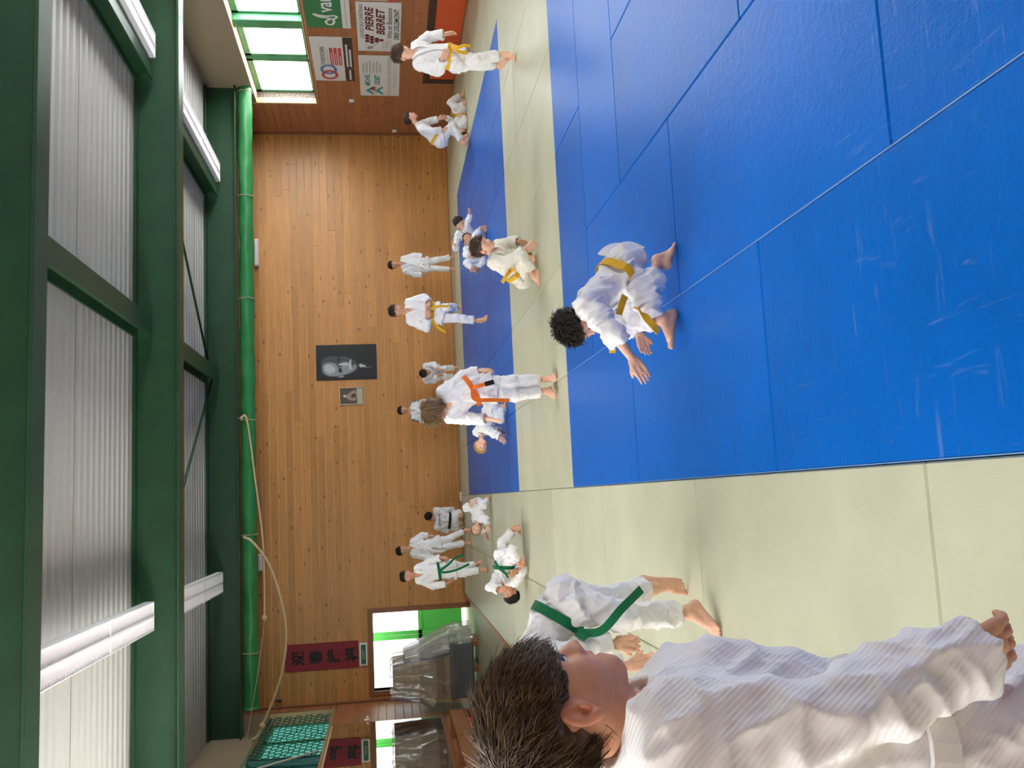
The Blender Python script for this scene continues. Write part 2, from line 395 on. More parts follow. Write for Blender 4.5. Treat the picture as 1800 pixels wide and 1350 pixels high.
ibeam_x(16.92, 'roof_girder', 'green steel roof girder farthest away, above the rolled green curtain')
def purlin(x0, x1, y0, y1, label):
    b = MB().box(x0, x1, y0, y1, 4.56, 4.59, bev=0.004).box((x0+x1)/2-0.012, (x0+x1)/2+0.012, y0, y1, 4.58, 4.79).box(x0, x1, y0, y1, 4.775, 4.80)
    return tag(b.build('roof_purlin', GREEN), label, 'purlin', 'green roof purlins')
for xa, xb, nm in ((2.29, 2.56, 'centre'), (5.86, 6.06, 'right lamp row')):
    for y0, y1, bay in ((7.51, 12.15, 'near'), (12.44, 16.92, 'far')):
        purlin(xa, xb, y0, y1, 'green roof purlin %s of the %s roof bay' % ('in the centre' if nm == 'centre' else 'beside the right lamp row', bay))
# bracing rods in the far bay
def rod(a, b, label): tag(MB().tube([a, b], 0.022, 8).build('bracing_rod', GREEN, smooth=True), label, 'bracing rod', 'roof bracing rods')
rod((5.9, 12.6, 4.70), (2.45, 16.9, 4.70), 'thin green bracing rod slanting to the right lamp row')
rod((2.35, 16.9, 4.68), (-1.25, 12.6, 4.68), 'thin green bracing rod slanting to the left lamp row')
# lamp troughs
def lamp(xc, y0, y1, label):
    t = tag(empty('ceiling_lamp', (xc, y0, 4.50)), label, 'ceiling lamp', 'white lamp troughs')
    hw = 0.18; P = [(-hw, 0.0), (-hw, 0.11), (hw, 0.11), (hw, 0.0)]; ln = y1-y0
    MB().box(-hw, hw, 0, ln, 0.105, 0.115).box(-hw, -hw+0.012, 0, ln, 0.0, 0.11).box(hw-0.012, hw, 0, ln, 0.0, 0.11).box(-hw, hw, 0, 0.012, 0.0, 0.11).box(-hw, hw, ln-0.012, ln, 0, 0.11).build('housing', WHITE, t)
    for s in (-1, 1):
        a, b = (0.006*s, s*(hw-0.012))
        v = [(a, 0.01, 0.004), (a, ln-0.01, 0.004), (s*hw*0.5, ln-0.01, 0.03), (s*hw*0.5, 0.01, 0.03), (b, ln-0.01, 0.004), (b, 0.01, 0.004)]
        fo = MB().add(v, [(0, 1, 2, 3), (3, 2, 4, 5)]).build('louvre_panel', LAMPIN, t)
    MB().box(-0.012, 0.012, 0.0, ln, -0.004, 0.02).build('centre_ridge', WHITE, t)
    q = MB(); n = int(ln/0.05)
    for i in range(n): q.box(-hw+0.012, hw-0.012, i*0.05+0.02, i*0.05+0.023, 0.002, 0.03)
    q.build('louvre_blades', LAMPIN, t)['kind'] = 'stuff'
    for y in (ln*0.6,): MB().box(-hw-0.002, hw+0.002, y-0.012, y+0.012, -0.006, 0.112).build('joint_strip', WHITE, t)
    for y in (0.6, ln-0.6): MB().cyl((0, y, 0.11), (0, y, 0.30), 0.012, 8).build('hanger', WHITE, t)
lamp(-1.305, 7.55, 12.05, 'white lamp trough at left in the near roof bay'); lamp(-1.305, 12.5, 16.85, 'white lamp trough at left in the far roof bay')
lamp(6.30, 7.55, 12.05, 'white lamp trough at right in the near roof bay'); lamp(6.30, 12.5, 16.85, 'white lamp trough at right in the far roof bay')
for x0, x1, side in ((5.09, 5.68, 'right'), (-1.30, -0.97, 'left')):
    t = tag(empty('wall_lamp', ((x0+x1)/2, YW, 4.16)), 'small white lamp high on the back wall, %s one' % side, 'wall lamp', 'small wall lamps'); h = (x1-x0)/2
    MB().box(-h, h, -0.10, -0.001, -0.04, 0.04, bev=0.01).build('housing', WHITE, t); MB().box(-h+0.02, h-0.02, -0.11, -0.1, -0.03, 0.03, bev=0.004).build('diffuser', LAMPIN, t)

# windows
XG = XR+REC+0.01
w1 = empty('window_1', (XG, 16.2, WZ0)); tag(w1, 'row of bright windows with green frames high in the right wall', kind='structure')
y = 17.70
while y > 2.9:
    ys = [(y-1.30, y-0.06), (y-2.68, y-1.54)]
    for (a, b) in ys:
        child_world(MB().box(XG-0.008, XG+0.008, a, b, WZ0+0.06, WZ1-0.10).build('pane', PANE_R), w1)
        f = MB(); x0, x1 = XG-0.035, XG+0.03
        f.box(x0, x1, a-0.06, b+0.06, WZ0, WZ0+0.07).box(x0, x1, a-0.06, b+0.06, WZ1-0.11, WZ1).box(x0, x1, a-0.07, a+0.02, WZ0, WZ1).box(x0, x1, b-0.02, b+0.07, WZ0, WZ1)
        child_world(f.build('sash', GREEN2), w1)
    child_world(MB().box(XG-0.16, XG+0.03, y-2.97, y-2.70, WZ0, WZ1, bev=0.008).build('post', GREEN2), w1)
    y -= 2.95
child_world(MB().box(XR-0.001, XR+REC, -0.05, 17.70, WZ0-0.03, WZ0, bev=0.004).build('sill', WOODT), w1)
child_world(MB().box(XR+0.09, XR+REC, 17.70, 17.72, WZ0, WZ1).build('stone_reveal', STONE), w1)
child_world(MB().box(XR-0.012, XR+0.10, 17.66, 17.725, WZ0-0.03, WZ1+0.3, bev=0.004).build('reveal_board', PALEWOOD), w1)
XH = XL-REC-0.01
w2 = empty('window_2', (XH, 16.8, WZ0)); tag(w2, 'window with a teal blind and green frame high in the left wall', kind='structure')
for a, b in ((17.55, 18.78), (16.2, 17.5), (14.85, 16.15)):
    child_world(MB().box(XH-0.008, XH+0.008, a, b, WZ0+0.03, WZ1).build('blind_pane', PANE_T), w2)
    f = MB(); x0, x1 = XH-0.03, XH+0.035
    f.box(x0, x1, a-0.04, b+0.04, WZ0, WZ0+0.05).box(x0, x1, a-0.04, b+0.04, WZ1-0.05, WZ1+0.05).box(x0, x1, a-0.04, a+0.02, WZ0, WZ1).box(x0, x1, b-0.02, b+0.04, WZ0, WZ1)
    child_world(f.build('sash', GREEN2), w2)
child_world(MB().box(XL-REC, XL+0.035, -3.15, 18.84, WZ0-0.035, WZ0, bev=0.005).build('sill', PALEWOOD), w2)
w3 = empty('window_3', (XH, 6.0, WZ0)); tag(w3, 'row of windows in the left wall beside the viewer, the far ones dimmed by added teal blinds', kind='structure')
y = 14.6
while y > -0.9:
    for a, b in ((y-1.30, y-0.06), (y-2.68, y-1.40)):
        child_world(MB().box(XH-0.008, XH+0.008, a, b, WZ0+0.06, WZ1-0.06).build('pane', PANE_L if y < 12 else PANE_T), w3)  # blinds on the farthest panes are added to darken the back wall's left
        f = MB(); x0, x1 = XH-0.03, XH+0.035
        f.box(x0, x1, a-0.06, b+0.06, WZ0, WZ0+0.07).box(x0, x1, a-0.06, b+0.06, WZ1-0.07, WZ1+0.04).box(x0, x1, a-0.07, a+0.02, WZ0, WZ1).box(x0, x1, b-0.02, b+0.07, WZ0, WZ1)
        child_world(f.build('sash', GREEN2), w3)
    child_world(MB().box(XH-0.03, XH+0.16, y-2.97, y-2.70, WZ0, WZ1, bev=0.008).build('post', GREEN2), w3); y -= 2.95

# mirror on the left wall
mr = tag(empty('wall_mirror', (XL, 14.0, 0.68)), 'long wall mirror on the left wall under the teal window', 'mirror')
for a, b in ((15.7, 17.44), (13.95, 15.69), (12.2, 13.94)):
    child_world(MB().box(XL, XL+0.008, a, b, 0.68, 2.66).build('mirror_panel', MIRROR), mr)
child_world(MB().box(XL, XL+0.05, 12.2, 17.75, 0.62, 0.68, bev=0.006).build('bottom_rail', WOODT), mr)

# door in the back wall and an added porch that lights its leaves
dr = empty('door_1', (-3.08, YW, ZF)); tag(dr, 'bright green glazed double door in a wooden frame', kind='structure')
WALLW = mat('porch_wall', 'F2F0E6', 0.7)
YD = 20.3
child_world(MB().box(DX0-0.1, DX0, YW-0.025, YW+0.30, ZF, DZ1+0.1, bev=0.006).box(DX1, DX1+0.1, YW-0.025, YW+0.30, ZF, DZ1+0.1, bev=0.006).box(DX0, DX1, YW-0.025, YW+0.30, DZ1, DZ1+0.1, bev=0.006).build('door_frame', WOODZ), dr)
child_world(MB().box(-4.32, -4.25, YW+0.30, YD+0.3, ZF, 2.5).box(-2.25, -2.18, YW+0.30, YD+0.3, ZF, 2.5).box(-4.3, -2.2, YW+0.3, YD+0.3, 2.46, 2.5).box(-4.3, -2.2, YD+0.1, YD+0.15, ZF-0.05, 2.5).build('porch_shell', WALLW), dr)
child_world(MB().box(-4.2, -2.3, YW+0.36, YD-0.12, 2.43, 2.45).build('porch_fill_panel', PORCH_FILL), dr)  # unseen glowing panel, added to light the door leaves and nearby floor
child_world(MB().box(-4.25, -2.25, YW+0.30, YD+0.1, ZF-0.08, ZF+0.002).build('porch_floor', mat('porch_floor_paint', 'D9D9B0', 0.4)), dr)
def leaf(x0, x1, gz0, nm):
    zt, zb = 2.06, 0.0; s = 0.085
    f = MB().box(x0, x0+s, YD-0.04, YD, zb, zt).box(x1-s, x1, YD-0.04, YD, zb, zt).box(x0, x1, YD-0.04, YD, zt-0.12, zt).box(x0, x1, YD-0.04, YD, gz0-0.08, gz0).box(x0, x1, YD-0.04, YD, zb, zb+0.1)
    o = child_world(f.build('door_leaf', DOORGREEN), dr)
    p = child_world(MB().box(x0+s, x1-s, YD-0.03, YD-0.015, gz0, zt-0.12).build('door_pane', PANE_D), dr)
    q = child_world(MB().box(x0+s-0.005, x1-s+0.005, YD-0.028, YD-0.01, zb+0.09, gz0-0.07, bev=0.01).build('door_panel', DOORGREEN), dr); return o
leaf(-2.93, -2.29, 0.96, 'right'); leaf(-4.16, -2.94, 0.96, 'left')
child_world(MB().box(-4.25, -2.28, YD-0.03, YD+0.02, ZF, -0.012).build('threshold_glow', PANE_D), dr)  # bright light at the door sill, put in as a glowing strip
child_world(MB().box(-3.06, -3.02, YD-0.10, YD-0.04, 0.82, 1.02, bev=0.008).build('handle', WHITE), dr)
for a in range(3): child_world(MB().box(-4.1, -3.75, YD-0.09, YD-0.06, 1.62+0.09*a, 1.66+0.09*a).build('transom_bar', WHITE), dr)
# ---------------------------------------------------------------- signs on the right wall
NX, SY, TZ = (-1, 0, 0), (0, -1, 0), (0, 0, 1)
def sign(y_left, y_right, z0, z1, m, label, z_lower=None):
    t = tag(empty('wall_sign', (XR, (y_left+y_right)/2, z0)), label, 'sign', 'advertising boards')
    child_world(MB().box(XR-0.014, XR-0.004, y_right, y_left, z0, z1, bev=0.002).build('sign_panel', m), t); return t
SX = XR-0.014
def rect(t, name, yl, zt, s0, s1, t0, t1, m, off=0.002):
    return child_world(MB().poly([(SX, yl-s0, zt-t1), (SX, yl-s1, zt-t1), (SX, yl-s1, zt-t0), (SX, yl-s0, zt-t0)], NX, off).build(name, m), t)
def txt(t, body, yl, zt, s0, s1, t0, t1, m, shear=0.0, bold=0.0, off=0.004, name='lettering'):
    return put_text(name, body, (SX, yl, zt), SY, TZ, s0, -t1, s1-s0, t1-t0, m, t, NX, shear, bold, off)
def ring(t, name, yl, zt, s, tt, rx, ry, wd, m, off=0.003, a0=0.0, a1=2*math.pi, n=40):
    V, Fs = [], []
    for i in range(n+1):
        a = a0+(a1-a0)*i/n
        for q in (1, 1-wd): V.append((SX-off, yl-(s+rx*q*math.cos(a)), zt-(tt-ry*q*math.sin(a))))
    for i in range(n): Fs.append((2*i, 2*i+1, 2*i+3, 2*i+2))
    return child_world(link(name, mesh_arrays(name, V, Fs, False), m), t)
def disc(t, name, yl, zt, s, tt, rx, ry, m, off=0.003, n=18):
    V = [(SX-off, yl-(s+rx*math.cos(2*math.pi*i/n)), zt-(tt-ry*math.sin(2*math.pi*i/n))) for i in range(n)]
    return child_world(link(name, mesh_arrays(name, V, [tuple(range(n))], False), m), t)
SIGNW = mat('sign_white', 'D9D8D2', 0.45); SIGNG = mat('sign_green', '1E7A4C', 0.45); SIGNB = mat('sign_black', '2C2A2A', 0.45)
MAROON = mat('print_maroon', '5E2028', 0.5); INK = mat('print_black', '3A3836', 0.5); GREY = mat('print_grey', '9A9A96', 0.5); PGREY = mat('print_pale_grey', 'B4B4AE', 0.5)
RED = mat('print_red', 'C24A4C', 0.5); BLUEP = mat('print_blue', '4A78B4', 0.5); PURP = mat('print_purple', '6A3A6A', 0.5); TEAL = mat('print_teal', '1F9A9A', 0.5); PW = mat('print_white', 'E6E6E2', 0.5); ORP = mat('print_orange', 'D4553A', 0.5)
# wine merchant
yl, zt = 15.45, 1.83
t = sign(15.45, 13.84, 1.08, 1.83, SIGNW, 'white wine merchant sign with a bunch of maroon grapes')
txt(t, 'CAVES DU CHÂTEAU', yl, zt, 0.46, 1.55, 0.035, 0.115, INK); txt(t, 'PIERRE', yl, zt, 0.715, 1.49, 0.145, 0.285, MAROON, 0.25, 0.03); txt(t, 'BERRET', yl, zt, 0.59, 1.43, 0.33, 0.475, MAROON, 0.25, 0.03)
txt(t, 'Vins et Boissons', yl, zt, 0.48, 1.455, 0.51, 0.60, INK, 0.15); txt(t, '2800 DELEMONT', yl, zt, 0.41, 1.42, 0.63, 0.72, INK, 0.2, 0.012); txt(t, 'B', yl, zt, 0.10, 0.19, 0.17, 0.26, INK)
for i, (s, q) in enumerate([(0.36, .17), (0.455, .17), (0.55, .17), (0.315, .25), (0.41, .25), (0.50, .25), (0.36, .335), (0.44, .335), (0.40, .415)]): disc(t, 'grape', yl, zt, s, q, 0.045, 0.042, MAROON)
for i, (s, q) in enumerate([(0.10, .47), (0.20, .47), (0.30, .47), (0.15, .55), (0.25, .55), (0.35, .55)]): ring(t, 'barrel_outline', yl, zt, s, q, 0.055, 0.042, 0.14, GREY)
child_world(MB().bar((SX-0.003, yl-0.02, zt-0.14), (SX-0.003, yl-0.30, zt-0.36), 0.004, 0.008).bar((SX-0.003, yl-0.30, zt-0.14), (SX-0.003, yl-0.10, zt-0.13), 0.004, 0.006).build('vine_line', GREY), t)
# heating firm
yl, zt = 16.64, 2.67
t = sign(16.64, 14.99, 1.93, 2.67, SIGNW, 'white sign with linked red and blue rings over a black strip')
rect(t, 'black_strip', yl, zt, 0.0, 1.65, 0.57, 0.74, SIGNB)
ring(t, 'blue_ring', yl, zt, 0.46, 0.27, 0.19, 0.155, 0.34, BLUEP); ring(t, 'red_ring', yl, zt, 0.25, 0.28, 0.19, 0.155, 0.34, RED, 0.0045); 
txt(t, 'THERMOSAN', yl, zt, 0.655, 1.30, 0.15, 0.235, INK); rect(t, 'small_print', yl, zt, 0.66, 1.25, 0.27, 0.285, PGREY)
for i in range(3):
    rect(t, 'red_bar', yl, zt, 0.63, 1.27, 0.32+0.077*i, 0.38+0.077*i, RED); rect(t, 'bar_print', yl, zt, 0.67, 1.1-0.06*i, 0.345+0.077*i, 0.355+0.077*i, PW, 0.0035)
rect(t, 'strip_divider', yl, zt, 0.50, 0.507, 0.575, 0.735, PGREY, 0.0035)
for a, b, c in ((0.06, 0.42, .645), (0.58, 1.40, .61), (0.58, 1.22, .67)):
    R2 = random.Random(int(c*1000)); s = a
    while s < b: wv = R2.uniform(0.02, 0.035); rect(t, 'strip_letter', yl, zt, s, s+wv, c, c+0.035, PW, 0.0035); s += wv+0.008
# builder
yl, zt = 17.26, 1.84
t = sign(17.26, 15.62, 1.08, 1.84, SIGNW, 'white sign with teal and red chevrons beside teal lettering')
for (s, q, m_) in ((0.05, 0.10, TEAL), (0.05, 0.28, TEAL), (0.20, 0.19, ORP)):
    k = 0.36 if m_ is TEAL else 0.2; h = 0.15 if m_ is TEAL else 0.10
    child_world(MB().poly([(SX, yl-s, zt-q-h), (SX, yl-s-k/2, zt-q), (SX, yl-s-k, zt-q-h), (SX, yl-s-k+0.06, zt-q-h-0.02), (SX, yl-s-k/2, zt-q-0.085), (SX, yl-s-0.06, zt-q-h-0.02)], NX, 0.003).build('chevron', m_), t)
txt(t, 'MICHEL', yl, zt, 0.44, 0.92, 0.10, 0.20, TEAL, 0.25, 0.03); txt(t, 'ODIET', yl, zt, 0.50, 0.90, 0.28, 0.39, TEAL, 0.25, 0.03)
for i in range(6): rect(t, 'bullet_line', yl, zt, 0.99, 1.35+0.13*((i*37) % 5)/5, 0.065+0.063*i, 0.098+0.063*i, PGREY); 
for i in range(6): disc(t, 'bullet', yl, zt, 0.965, 0.082+0.063*i, 0.01, 0.01, GREY)
txt(t, 'RUE DU CHATEAU 10', yl, zt, 0.04, 0.78, 0.53, 0.595, PGREY); txt(t, '2800 DELEMONT', yl, zt, 0.88, 1.55, 0.53, 0.595, PGREY); txt(t, 'TEL. 032 422 52 17', yl, zt, 0.36, 1.22, 0.64, 0.705, PGREY)
# insurer
yl, zt = 14.68, 2.67
t = sign(14.68, 12.95, 1.93, 2.67, SIGNG, 'green sign with a white loop logo, cut off by the picture edge')
rect(t, 'white_strip', yl, zt, 0.0, 1.73, 0.60, 0.74, SIGNW); rect(t, 'strip_print', yl, zt, 0.06, 0.9, 0.66, 0.675, PGREY, 0.0035)
pts = [(0.20, 0.47), (0.12, 0.43), (0.12, 0.36), (0.20, 0.33), (0.27, 0.38), (0.30, 0.47), (0.36, 0.52), (0.40, 0.47), (0.38, 0.36), (0.40, 0.24), (0.44, 0.14), (0.36, 0.22), (0.33, 0.34), (0.28, 0.45), (0.20, 0.47)]
sp = spline([(SX-0.003, yl-a, zt-b) for a, b in pts], 6); V, Fs = [], []
for i, p in enumerate(sp):
    d = (sp[min(i+1, len(sp)-1)]-sp[max(i-1, 0)]).normalized(); nrm = d.cross(Vector(NX)); V += [p+nrm*0.02, p-nrm*0.02]
for i in range(len(sp)-1): Fs.append((2*i, 2*i+1, 2*i+3, 2*i+2))
child_world(link('loop_logo', mesh_arrays('loop_logo', np.array([v[:] for v in V]), Fs, False), PW), t)
txt(t, 'vau', yl, zt, 0.50, 0.98, 0.28, 0.46, PW, 0.0, 0.012)
t = sign(13.80, 12.6, 1.18, 1.83, mat('sign_red_white', 'C8A8A0', 0.5), 'pale red and white sign cut off at the picture edge')
child_world(MB().box(XR-0.017, XR-0.013, 12.6, 13.80, 1.18, 1.30).build('red_band', RED), t)
# switches
for y, z, lab in ((17.5, 2.03, 'small white switch box on the right wall beside the signs'), (18.99, 1.16, 'small white socket low on the right wall by the corner')):
    t = tag(empty('wall_switch', (XR, y, z)), lab, 'switch')
    MB().box(-0.035, -0.002, -0.055, 0.055, -0.05, 0.05, bev=0.008).build('box', WHITE, t); MB().box(-0.042, -0.034, -0.025, 0.025, -0.03, 0.03, bev=0.003).build('rocker', PW, t)
# orange hatch low in the right wall
t = tag(empty('wall_hatch', (XR, 15.0, 0.0)), 'orange slatted hatch in a dark frame low in the right wall', 'hatch')
child_world(MB().box(XR-0.03, XR-0.003, 9.0, 16.66, 0.50, 0.63, bev=0.004).box(XR-0.03, XR-0.003, 16.52, 16.66, 0.03, 0.52, bev=0.004).build('hatch_frame', DARKB), t)
y = 16.50
while y > 9.0: child_world(MB().box(XR-0.018, XR-0.004, y-0.245, y-0.003, 0.03, 0.498, bev=0.003).build('slat', ORANGE), t); y -= 0.25

# ---------------------------------------------------------------- back wall: portrait, photo, banner, exit sign
NB = (0, -1, 0)
YP = YW-0.004
t = tag(empty('portrait_poster', (2.975, YP, 1.69)), 'large black poster with the grey lit face of an old man', 'poster')
child_world(MB().box(2.595, 3.355, YP-0.012, YP, 1.69, 2.965, bev=0.002).build('poster_board', mat('poster_black', '1E2124', 0.35)), t)
def shape(t, name, pts, m, k, x0=2.595, z0=2.965, sx=0.76, sz=1.275, y=None, sm=True):
    P = [Vector((x0+a*sx, 0, z0-b*sz)) for a, b in pts]
    if sm: P = spline(P+[P[0]], 5)[:-1]
    yv = (YP-0.012 if y is None else y)-0.0006*k
    me = mesh_arrays(name, np.array([(p.x, yv, p.z) for p in P]), [tuple(range(len(P)))], False); return child_world(link(name, me, m), t)
G1 = mat('print_mid_grey', '8E9496', 0.5); G2 = mat('print_dark_grey', '4A4E50', 0.5); G3 = mat('print_light_grey', 'B9BEC0', 0.5); G4 = mat('print_charcoal', '2A2D2F', 0.5)
# (a,b): a from left to right, b from top to bottom of the poster
shape(t, 'face_shape', [(0.10, 0.18), (0.20, 0.10), (0.42, 0.08), (0.60, 0.12), (0.68, 0.24), (0.66, 0.36), (0.66, 0.48), (0.60, 0.56), (0.52, 0.64), (0.40, 0.70), (0.26, 0.66), (0.17, 0.56), (0.12, 0.46), (0.06, 0.38), (0.09, 0.30)], G2, 1)
shape(t, 'lit_cheek', [(0.12, 0.20), (0.22, 0.12), (0.42, 0.11), (0.50, 0.20), (0.46, 0.32), (0.36, 0.36), (0.40, 0.46), (0.38, 0.52), (0.44, 0.60), (0.38, 0.66), (0.27, 0.63), (0.19, 0.54), (0.14, 0.44), (0.11, 0.30)], G1, 2)
shape(t, 'lit_forehead', [(0.18, 0.22), (0.26, 0.15), (0.40, 0.14), (0.44, 0.22), (0.36, 0.30), (0.24, 0.30)], G3, 3)
shape(t, 'eye_shadow', [(0.20, 0.38), (0.28, 0.36), (0.36, 0.39), (0.30, 0.42), (0.22, 0.42)], G4, 4); shape(t, 'eye_shadow', [(0.50, 0.36), (0.58, 0.34), (0.64, 0.38), (0.58, 0.41)], G4, 4)
shape(t, 'nose_light', [(0.42, 0.36), (0.47, 0.40), (0.50, 0.50), (0.44, 0.53), (0.39, 0.50)], G3, 4)
shape(t, 'moustache', [(0.28, 0.545), (0.40, 0.53), (0.52, 0.545), (0.58, 0.58), (0.44, 0.575), (0.30, 0.585)], G3, 5); shape(t, 'mouth_line', [(0.32, 0.60), (0.44, 0.595), (0.54, 0.605), (0.44, 0.615)], G4, 5)
shape(t, 'ear_shape', [(0.07, 0.37), (0.10, 0.36), (0.12, 0.42), (0.10, 0.46), (0.07, 0.42)], G1, 3)
shape(t, 'collar_light', [(0.34, 0.72), (0.44, 0.71), (0.42, 0.78), (0.36, 0.82)], G3, 3); shape(t, 'collar_line', [(0.33, 0.80), (0.345, 0.80), (0.355, 0.92), (0.345, 0.92)], G1, 3, sm=False)
t = tag(empty('framed_photo', (2.245, YP, 1.98)), 'small framed sepia photograph of a seated figure', 'picture')
MF = mat('pale_frame', 'C9BFA6', 0.5)
child_world(MB().box(2.065, 2.425, YP-0.01, YP, 1.98, 2.49).build('photo_print', mat('sepia_dark', '5A4C42', 0.6)), t)
for a in ((2.06, 2.075, 1.98, 2.49), (2.415, 2.43, 1.98, 2.49), (2.06, 2.43, 2.48, 2.495), (2.06, 2.43, 1.975, 1.99)): child_world(MB().box(a[0], a[1], YP-0.022, YP-0.001, a[2], a[3], bev=0.002).build('frame_bar', MF), t)
kw = dict(x0=2.065, z0=2.49, sx=0.36, sz=0.51, y=YP-0.0105)
shape(t, 'seated_figure', [(0.35, 0.30), (0.5, 0.27), (0.62, 0.34), (0.74, 0.45), (0.84, 0.62), (0.70, 0.70), (0.45, 0.68), (0.25, 0.66), (0.22, 0.5), (0.28, 0.38)], mat('sepia_mid', '9A8A76', 0.6), 1, **kw)
shape(t, 'head_shape', [(0.42, 0.17), (0.52, 0.14), (0.58, 0.20), (0.54, 0.29), (0.45, 0.28)], mat('sepia_light', 'CDBDA2', 0.6), 2, **kw); shape(t, 'mat_shape', [(0.05, 0.72), (0.95, 0.70), (0.95, 0.95), (0.05, 0.95)], mat('sepia_pale', 'B9AC94', 0.6), 1, sm=False, **kw); shape(t, 'dark_fold', [(0.40, 0.48), (0.60, 0.50), (0.62, 0.66), (0.42, 0.64)], mat('sepia_dark2', '4A3E36', 0.6), 2, **kw)
t = tag(empty('paper_banner', (-3.09, YP, 2.23)), 'red paper banner with four black brush characters', 'banner')
MRED = mat('banner_red', '8E2A34', 0.7); child_world(MB().box(-3.365, -2.82, YP-0.006, YP, 2.23, 3.71).build('paper', MRED), t)
for i, ch in enumerate('迎春接福'):
    z = 3.70-0.11-0.36*i-0.27
    put_text('brush_character', ch, (-3.365, YP-0.006, 0), (1, 0, 0), TZ, 0.12, z, 0.29, 0.27, mat('brush_ink', '1E1A1C', 0.6), t, NB, 0.0, 0.03, 0.003)
t = tag(empty('exit_sign', (-3.105, YP, 2.05)), 'small green exit sign in a white frame under the red banner', 'sign')
child_world(MB().box(-3.33, -2.88, YP-0.05, YP, 2.05, 2.21, bev=0.006).build('sign_frame', WHITE), t); child_world(MB().box(-3.30, -2.91, YP-0.054, YP-0.049, 2.08, 2.18).build('green_panel', mat('exit_green', '1F6A44', 0.4)), t)
put_text('lettering', 'EXIT', (-3.33, YP-0.054, 2.05), (1, 0, 0), TZ, 0.14, 0.055, 0.17, 0.05, PGREY, t, NB, off=0.002)
t = tag(empty('wall_hook', (-3.9, YW, 3.84)), 'small dark hook high on the back wall near the left corner', 'hook')
MB().box(-0.02, 0.02, -0.02, 0.0, -0.06, 0.06, bev=0.004).build('plate', SIGNB, t); MB().tube(spline([(0, -0.02, 0.03), (0, -0.07, 0.02), (0, -0.08, -0.03), (0, -0.06, -0.07)], 5), 0.008, 6).build('hook_arm', SIGNB, t, smooth=True)
t = tag(empty('wall_fitting', (XL, 17.6, 2.05)), 'small white fitting on the boards beside the mirror', 'fitting')
MB().box(0.0, 0.03, -0.04, 0.04, -0.05, 0.05, bev=0.006).build('base', WHITE, t); MB().cyl((0.03, 0, 0), (0.08, 0, -0.02), 0.02, 12).build('knob', WHITE, t, smooth=True)

# ---------------------------------------------------------------- rolled curtain under the far girder, ropes
t = tag(empty('rolled_curtain', (2.3, 17.07, 4.05)), 'long rolled green tarpaulin curtain tied under the far girder', 'curtain')
TARP = steel('green_tarpaulin', '2C7A42', 0.4)
n = 120; V = []; Fs = []; m_ = 20
for i in range(n+1):
    x = -3.58 + (8.28+3.58)*i/n
    for j in range(m_):
        a = 2*math.pi*j/m_; rr = 0.135+0.006*math.sin(x*5+3*a)+0.004*math.sin(x*13-2*a)
        V.append((x, 17.07+rr*math.cos(a), 4.065+rr*math.sin(a)*0.98))
for i in range(n):
    for j in range(m_): Fs.append((i*m_+j, i*m_+(j+1) % m_, (i+1)*m_+(j+1) % m_, (i+1)*m_+j))
Fs += [tuple(range(m_)), tuple(range(n*m_, (n+1)*m_))]
child_world(link('roll', mesh_arrays('roll', V, Fs), TARP), t)
for x in (-2.6, -0.5, 1.6, 3.9, 5.9, 8.0): 
    child_world(MB().tube([(x+0.01*math.sin(3*k), 17.07+0.145*math.cos(k*math.pi/8), 4.067+0.145*math.sin(k*math.pi/8)) for k in range(17)], 0.009, 6).build('tie_cord', mat('cord', 'A89878', 0.8), smooth=True), t)
ROPE = mat('rope_fibre', 'C9AE86', 0.85); n_ = noise(ROPE, coords(ROPE), 90, 2); bump(ROPE, n_, 0.5)
def rope(pts, r):
    P = spline(pts, 14); fr = frames(P); V = []; Fs = []; k = len(fr); nn = 9; ln = 0.0
    for i, (p, tt, a, b) in enumerate(fr):
        if i: ln += (P[i]-P[i-1]).length
        for j in range(nn):
            th = 2*math.pi*j/nn; q = r*(0.82+0.18*math.cos(3*(th)-ln*42)); V.append(p+a*(q*math.cos(th))+b*(q*math.sin(th)))
    for i in range(k-1):
        for j in range(nn): Fs.append((i*nn+j, i*nn+(j+1) % nn, (i+1)*nn+(j+1) % nn, (i+1)*nn+j))
    return mesh_arrays('rope', np.array([v[:] for v in V]), Fs)
YR = 16.86
def hook(t, x, z):
    child_world(MB().tube(spline([(x, YR+0.03, z+0.06), (x, YR, z+0.02), (x-0.01, YR, z-0.02), (x-0.03, YR, z)], 5), 0.010, 6).build('hook', mat('hook_steel', 'B8B4A8', 0.4, metal=0.8), smooth=True), t)
t = tag(empty('climbing_rope', (1.6, YR, 4.16)), 'climbing rope hooked up in a long shallow line under the far girder', 'rope', 'ropes tied up under the roof')
child_world(link('rope_strand', rope([(1.63, YR, 4.18), (1.59, YR, 4.06), (0.55, YR, 3.93), (-0.51, YR, 3.81), (-1.3, YR, 3.785), (-1.97, YR, 3.79)], 0.022), ROPE), t)
child_world(MB().tube([(-1.93, YR, 3.79), (-1.98, YR, 3.79), (-2.03, YR, 3.79)], [0.03, 0.05, 0.03], 10).build('knot', ROPE, smooth=True), t)
child_world(MB().tube(spline([(-2.03, YR, 3.79), (-2.25, YR, 3.82), (-3.0, YR, 3.93), (-3.9, YR, 4.09), (-4.2, YR, 4.14)], 6), 0.006, 6).build('thin_cord', mat('cord_pale', 'C8B89A', 0.8), smooth=True), t); hook(t, 1.63, 4.16)
YR = 16.74
t = tag(empty('climbing_rope', (-0.52, YR, 4.10)), 'climbing rope hanging in a deep loop in front of the red banner', 'rope', 'ropes tied up under the roof')
